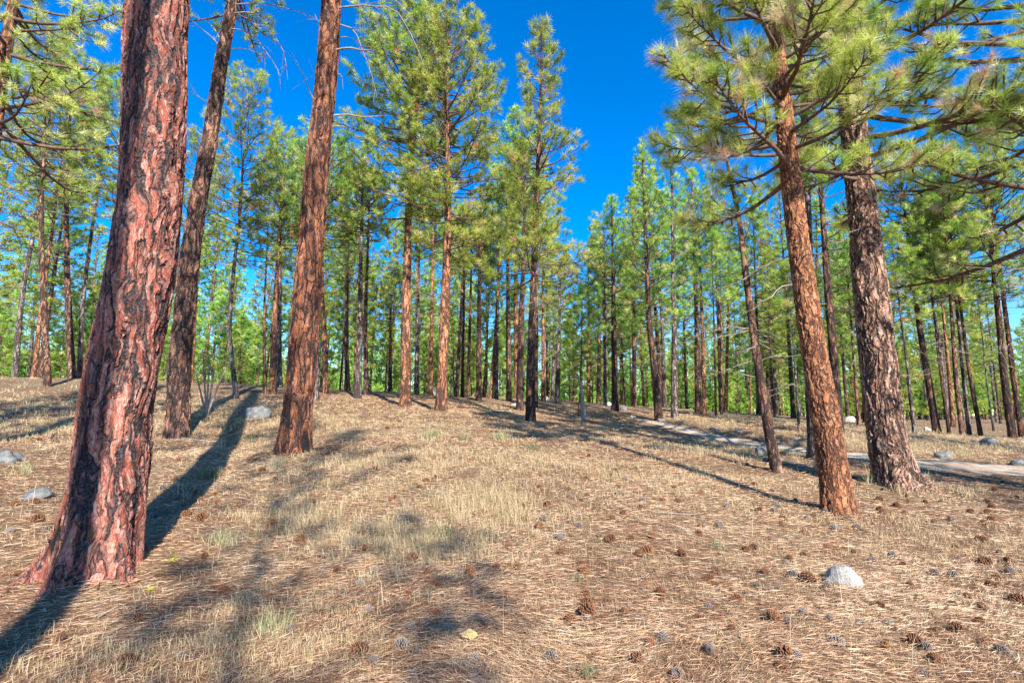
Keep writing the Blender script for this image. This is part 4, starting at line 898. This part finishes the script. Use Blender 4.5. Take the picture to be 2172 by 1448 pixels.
def grass():
    rg = np.random.default_rng(19); mb = MB()
    # patches measured in the photograph: px, py, spread x (m), spread y (m), clumps, height
    PT = [(1000,975,2.6,1.0,280,.13),(1250,1000,1.6,.7,90,.10),(800,980,1.2,.7,120,.15),(1040,1075,.45,.45,120,.20),(850,1150,.75,.35,170,.15),(640,1090,.35,.5,60,.16),
          (800,1060,1.4,.6,200,.08),(1000,1200,1.3,.8,160,.08),(350,1400,.9,.25,120,.10),(550,1330,.5,.5,90,.11),(60,860,3,2.5,260,.18),(120,920,1.8,1.2,160,.15),
          (400,870,2.5,1.5,160,.14),(1500,960,1.8,.8,150,.17),(1530,1010,.8,.5,60,.13),(1650,900,4,1.5,220,.16),(1950,935,4,1.5,260,.18),(2100,960,2,1,120,.17),
          (1750,940,2,.8,130,.18),(2050,1150,1.2,.7,130,.11),(1750,1200,1.3,.7,140,.07),(1900,1380,.8,.4,110,.06),(1400,1380,1.2,.4,110,.06),(1990,1040,.7,.35,30,.2),(750,920,3,1.2,200,.12),
          (560,900,2,1,120,.14),(1200,1020,1.3,.9,130,.08),(1500,1200,1.6,1,110,.05),(700,870,4,2,160,.12),(1100,900,4,2,160,.1),(300,1100,.8,.8,50,.08),(650,1400,.8,.3,90,.06)]
    for (px, py, sx, sy, nc, hg) in PT:
        c = at(px, py, dep_at(px, py)); cx = c[0] + rg.normal(0, sx, nc); cy = c[1] + rg.normal(0, sy, nc)
        nb = 24; x = np.repeat(cx, nb) + rg.normal(0, .075, nc * nb); y = np.repeat(cy, nb) + rg.normal(0, .075, nc * nb); k = (path_dist(x, y) > .95) & (y > 2.4); x, y = x[k], y[k]
        h = hg * rg.uniform(.45, 1.35, len(x)); r = np.hypot(x, y); tv = np.clip(rg.normal(.6, .2, len(x)), 0, .9); tv = np.where(rg.random(len(x)) < .04, 1, tv)
        mb.add(*blades(x, y, h, .0007 + .00016 * r, rg, 1.15, tv)[:2], 0, np.repeat(tv, 5))
    n = 60000; th = rg.uniform(-R(60), R(60), n); r = 2.5 + 38 * rg.random(n) ** .9; x, y = r * np.sin(th), r * np.cos(th); k = (path_dist(x, y) > 1.0) & (noise2(x / 1.3, y / 1.3, 71) > -.15); x, y, r = x[k], y[k], r[k]
    tv = np.clip(rg.normal(.6, .2, len(x)), 0, .9); mb.add(*blades(x, y, rg.uniform(.03, .11, len(x)), .0008 + .00016 * r, rg, 1.2, tv)[:2], 0, np.repeat(tv, 5))
    # tall lone stalks
    n = 160; px = rg.uniform(300, 2000, n)
    th = rg.uniform(-R(45), R(40), n); r = rg.uniform(4, 16, n); x, y = r * np.sin(th), r * np.cos(th); k = path_dist(x, y) > 1.1; x, y, r = x[k], y[k], r[k]
    tv = np.full(len(x), .8); mb.add(*blades(x, y, rg.uniform(.22, .42, len(x)), .0016 + .00012 * r, rg, .35, tv)[:2], 0, np.repeat(tv, 5))
    o = mb.build('dry_grass', [M_GRASS]); tag(o, 'dry straw coloured grass growing through the litter', 'grass', kind='stuff')
grass()
def bunch(px, py, r, h, n, label, green=.3):
    rg = np.random.default_rng(int(px)); c = at(px, py, dep_at(px, py)); q = rg.normal(0, 1, (n, 2)) * r * .35; x, y = c[0] + q[:, 0], c[1] + q[:, 1]
    tv = np.clip(rg.normal(green, .22, n), 0, 1); mb = MB(); V, F_, _ = blades(x, y, h * rg.uniform(.5, 1.1, n), np.full(n, .0016 + .00018 * c[1]), rg, .9, tv)
    V = V - np.array([c[0], c[1], Hs(c[0], c[1])]); mb.add(V, F_, 0, np.repeat(tv, 5)); o = mb.build('grass_clump', [M_BUNCH]); o.location = (c[0], c[1], Hs(c[0], c[1])); tag(o, label, 'grass clump')
bunch(915, 930, .35, .34, 420, 'pale green bunchgrass clump before the centre pair', .6)
bunch(985, 932, .25, .22, 200, 'small grey green grass clump right of the pale green clump', .5)
bunch(1062, 932, .28, .28, 260, 'green bunchgrass clump left of the lone pine foot', .45)
bunch(1128, 955, .22, .22, 260, 'dark green grass clump in the shadow before the lone pine', .2)
bunch(440, 1015, .30, .24, 360, 'dark green grass clump in the long shadow right of the massive trunk', .15)
bunch(532, 932, .32, .22, 260, 'blue green grass clump in shade below the blue grey boulder', .1)
bunch(474, 1150, .26, .20, 320, 'straw and green grass clump right of the massive trunk foot', .6)
bunch(592, 985, .2, .2, 180, 'pale grass clump at the foot of the third big trunk', .75)
bunch(52, 1000, .22, .22, 160, 'green grass clump near the boulder at the left edge', .6)
bunch(1226, 1232, .10, .09, 90, 'little bright green grass tuft in the front litter', .05)
bunch(930, 1140, .22, .17, 260, 'shadowed green grass clump in the dappled shade at front', .4)
bunch(575, 1335, .25, .17, 240, 'olive grass clump in the shade at the left front', .45)
bunch(1525, 1165, .12, .14, 50, 'thin green grass tuft before the path side trees', .1)
bunch(1845, 1025, .15, .34, 50, 'dry grass tuft at the left foot of the thick cracked trunk', .95)
bunch(1960, 1030, .18, .36, 60, 'dry grass tuft at the right foot of the thick cracked trunk', .95)
bunch(1495, 905, .28, .26, 160, 'pale grass clump beyond the path right of centre', .7)
bunch(1255, 1440, .12, .13, 70, 'green grass tuft at the bottom edge of the view', .15)

# fallen leaf, lichen, sticks
def leaf():
    c = at(992, 1356, dep_at(992, 1356)); mb = MB(); rg = np.random.default_rng(3); V = []; F_ = []
    n = 18; an = np.linspace(0, 2 * math.pi, n, endpoint=False); rr = .055 * (.62 + .38 * np.abs(np.cos(an * 2.5))) ; V = np.c_[rr * np.cos(an) * 1.3, rr * np.sin(an), .012 + .012 * np.sin(an * 2)]
    V = np.r_[[[0, 0, .012]], V]; Vb = V - [0, 0, .0015]; F_ = [[0, i + 1, (i + 1) % n + 1] for i in range(n)]
    mb.add(V, F_, 0, .5); mb.add(Vb, [f[::-1] for f in F_], 0, .5)
    m, nt, b = mat('yellow_leaf'); q = N(nt); q.link(q.ramp(q.noise(q.new('ShaderNodeTexCoord').outputs['Object'], 40), [(.3, (.50, .32, .11)), (.7, (.64, .46, .22))]), b.inputs['Base Color'])
    o = mb.build('fallen_leaf', [m]); o.location = (c[0], c[1], Hs(c[0], c[1]) + .018); o.rotation_euler = (.35, .1, .4); tag(o, 'yellow fallen leaf lying on the needles at the bottom front', 'leaf')
leaf()
def lichen(px, py, s, label):
    c = at(px, py, dep_at(px, py)); mb = MB(); rg = np.random.default_rng(int(px)); z = Hs(c[0], c[1])
    pos = rg.normal(0, .35 * s, (40, 3)); pos[:, 2] = np.abs(pos[:, 2]) * .7 + .01
    T = tuft_templates(3, 10, .3, .12, rg); stamp(mb, T, pos, rg.normal(0, 1, (40, 3)) + [0, 0, 1], np.full(40, s), rg.uniform(.3, .7, 40), rg, 0)
    m, nt, b = mat('wolf_lichen'); b.inputs['Base Color'].default_value = (.45, .46, .05, 1)
    o = mb.build('lichen_tuft', [m]); o.location = (c[0], c[1], z + .01); tag(o, label, 'lichen')
lichen(366, 1196, .055, 'bright yellow lichen tuft right of the massive trunk foot')
lichen(318, 1257, .035, 'smaller yellow lichen tuft close to the massive trunk foot')
def stick(pix, r, label, lift=.02):
    Q = []
    for k, (x, y) in enumerate(pix):
        p = at(x, y, dep_at(x, y)); Q.append([p[0], p[1], Hs(p[0], p[1]) + lift * (1 + .6 * (k % 2))])
    c = np.array(Q[0]); mb = MB(); q = smoothpath(np.array(Q) - c, 16); tube(mb, q, r * np.linspace(1, .5, 16), 7, 0, .4, True)
    o = mb.build('fallen_stick', [M_DEAD]); o.location = c; tag(o, label, 'stick')
stick([(1625,985),(1660,982),(1695,990),(1730,985)], .022, 'bare stick lying behind the thin crooked pine foot')
stick([(2010,1040),(2050,1052),(2085,1068)], .02, 'dark fallen stick right of the thick cracked trunk')
stick([(870,1268),(960,1269),(1095,1269)], .0035, 'thin straw coloured stick on the front litter')
stick([(760,1130),(800,1150),(830,1165)], .005, 'short pale twig at the dappled shade in front')
stick([(383,930),(420,936),(470,938)], .02, 'pale fallen stick between the second and third big trunks')
stick([(105,935),(112,922),(128,918),(134,930)], .012, 'curled dead twig on the litter left of the massive trunk', .06)
stick([(1390,1090),(1460,1095),(1500,1090)], .007, 'slim brown twig in the litter before the long thin shadow')
for p_ in bpy.data.meshes: pass
print('objects', len(bpy.data.objects), 'tris', sum(len(m.polygons) for m in bpy.data.meshes))
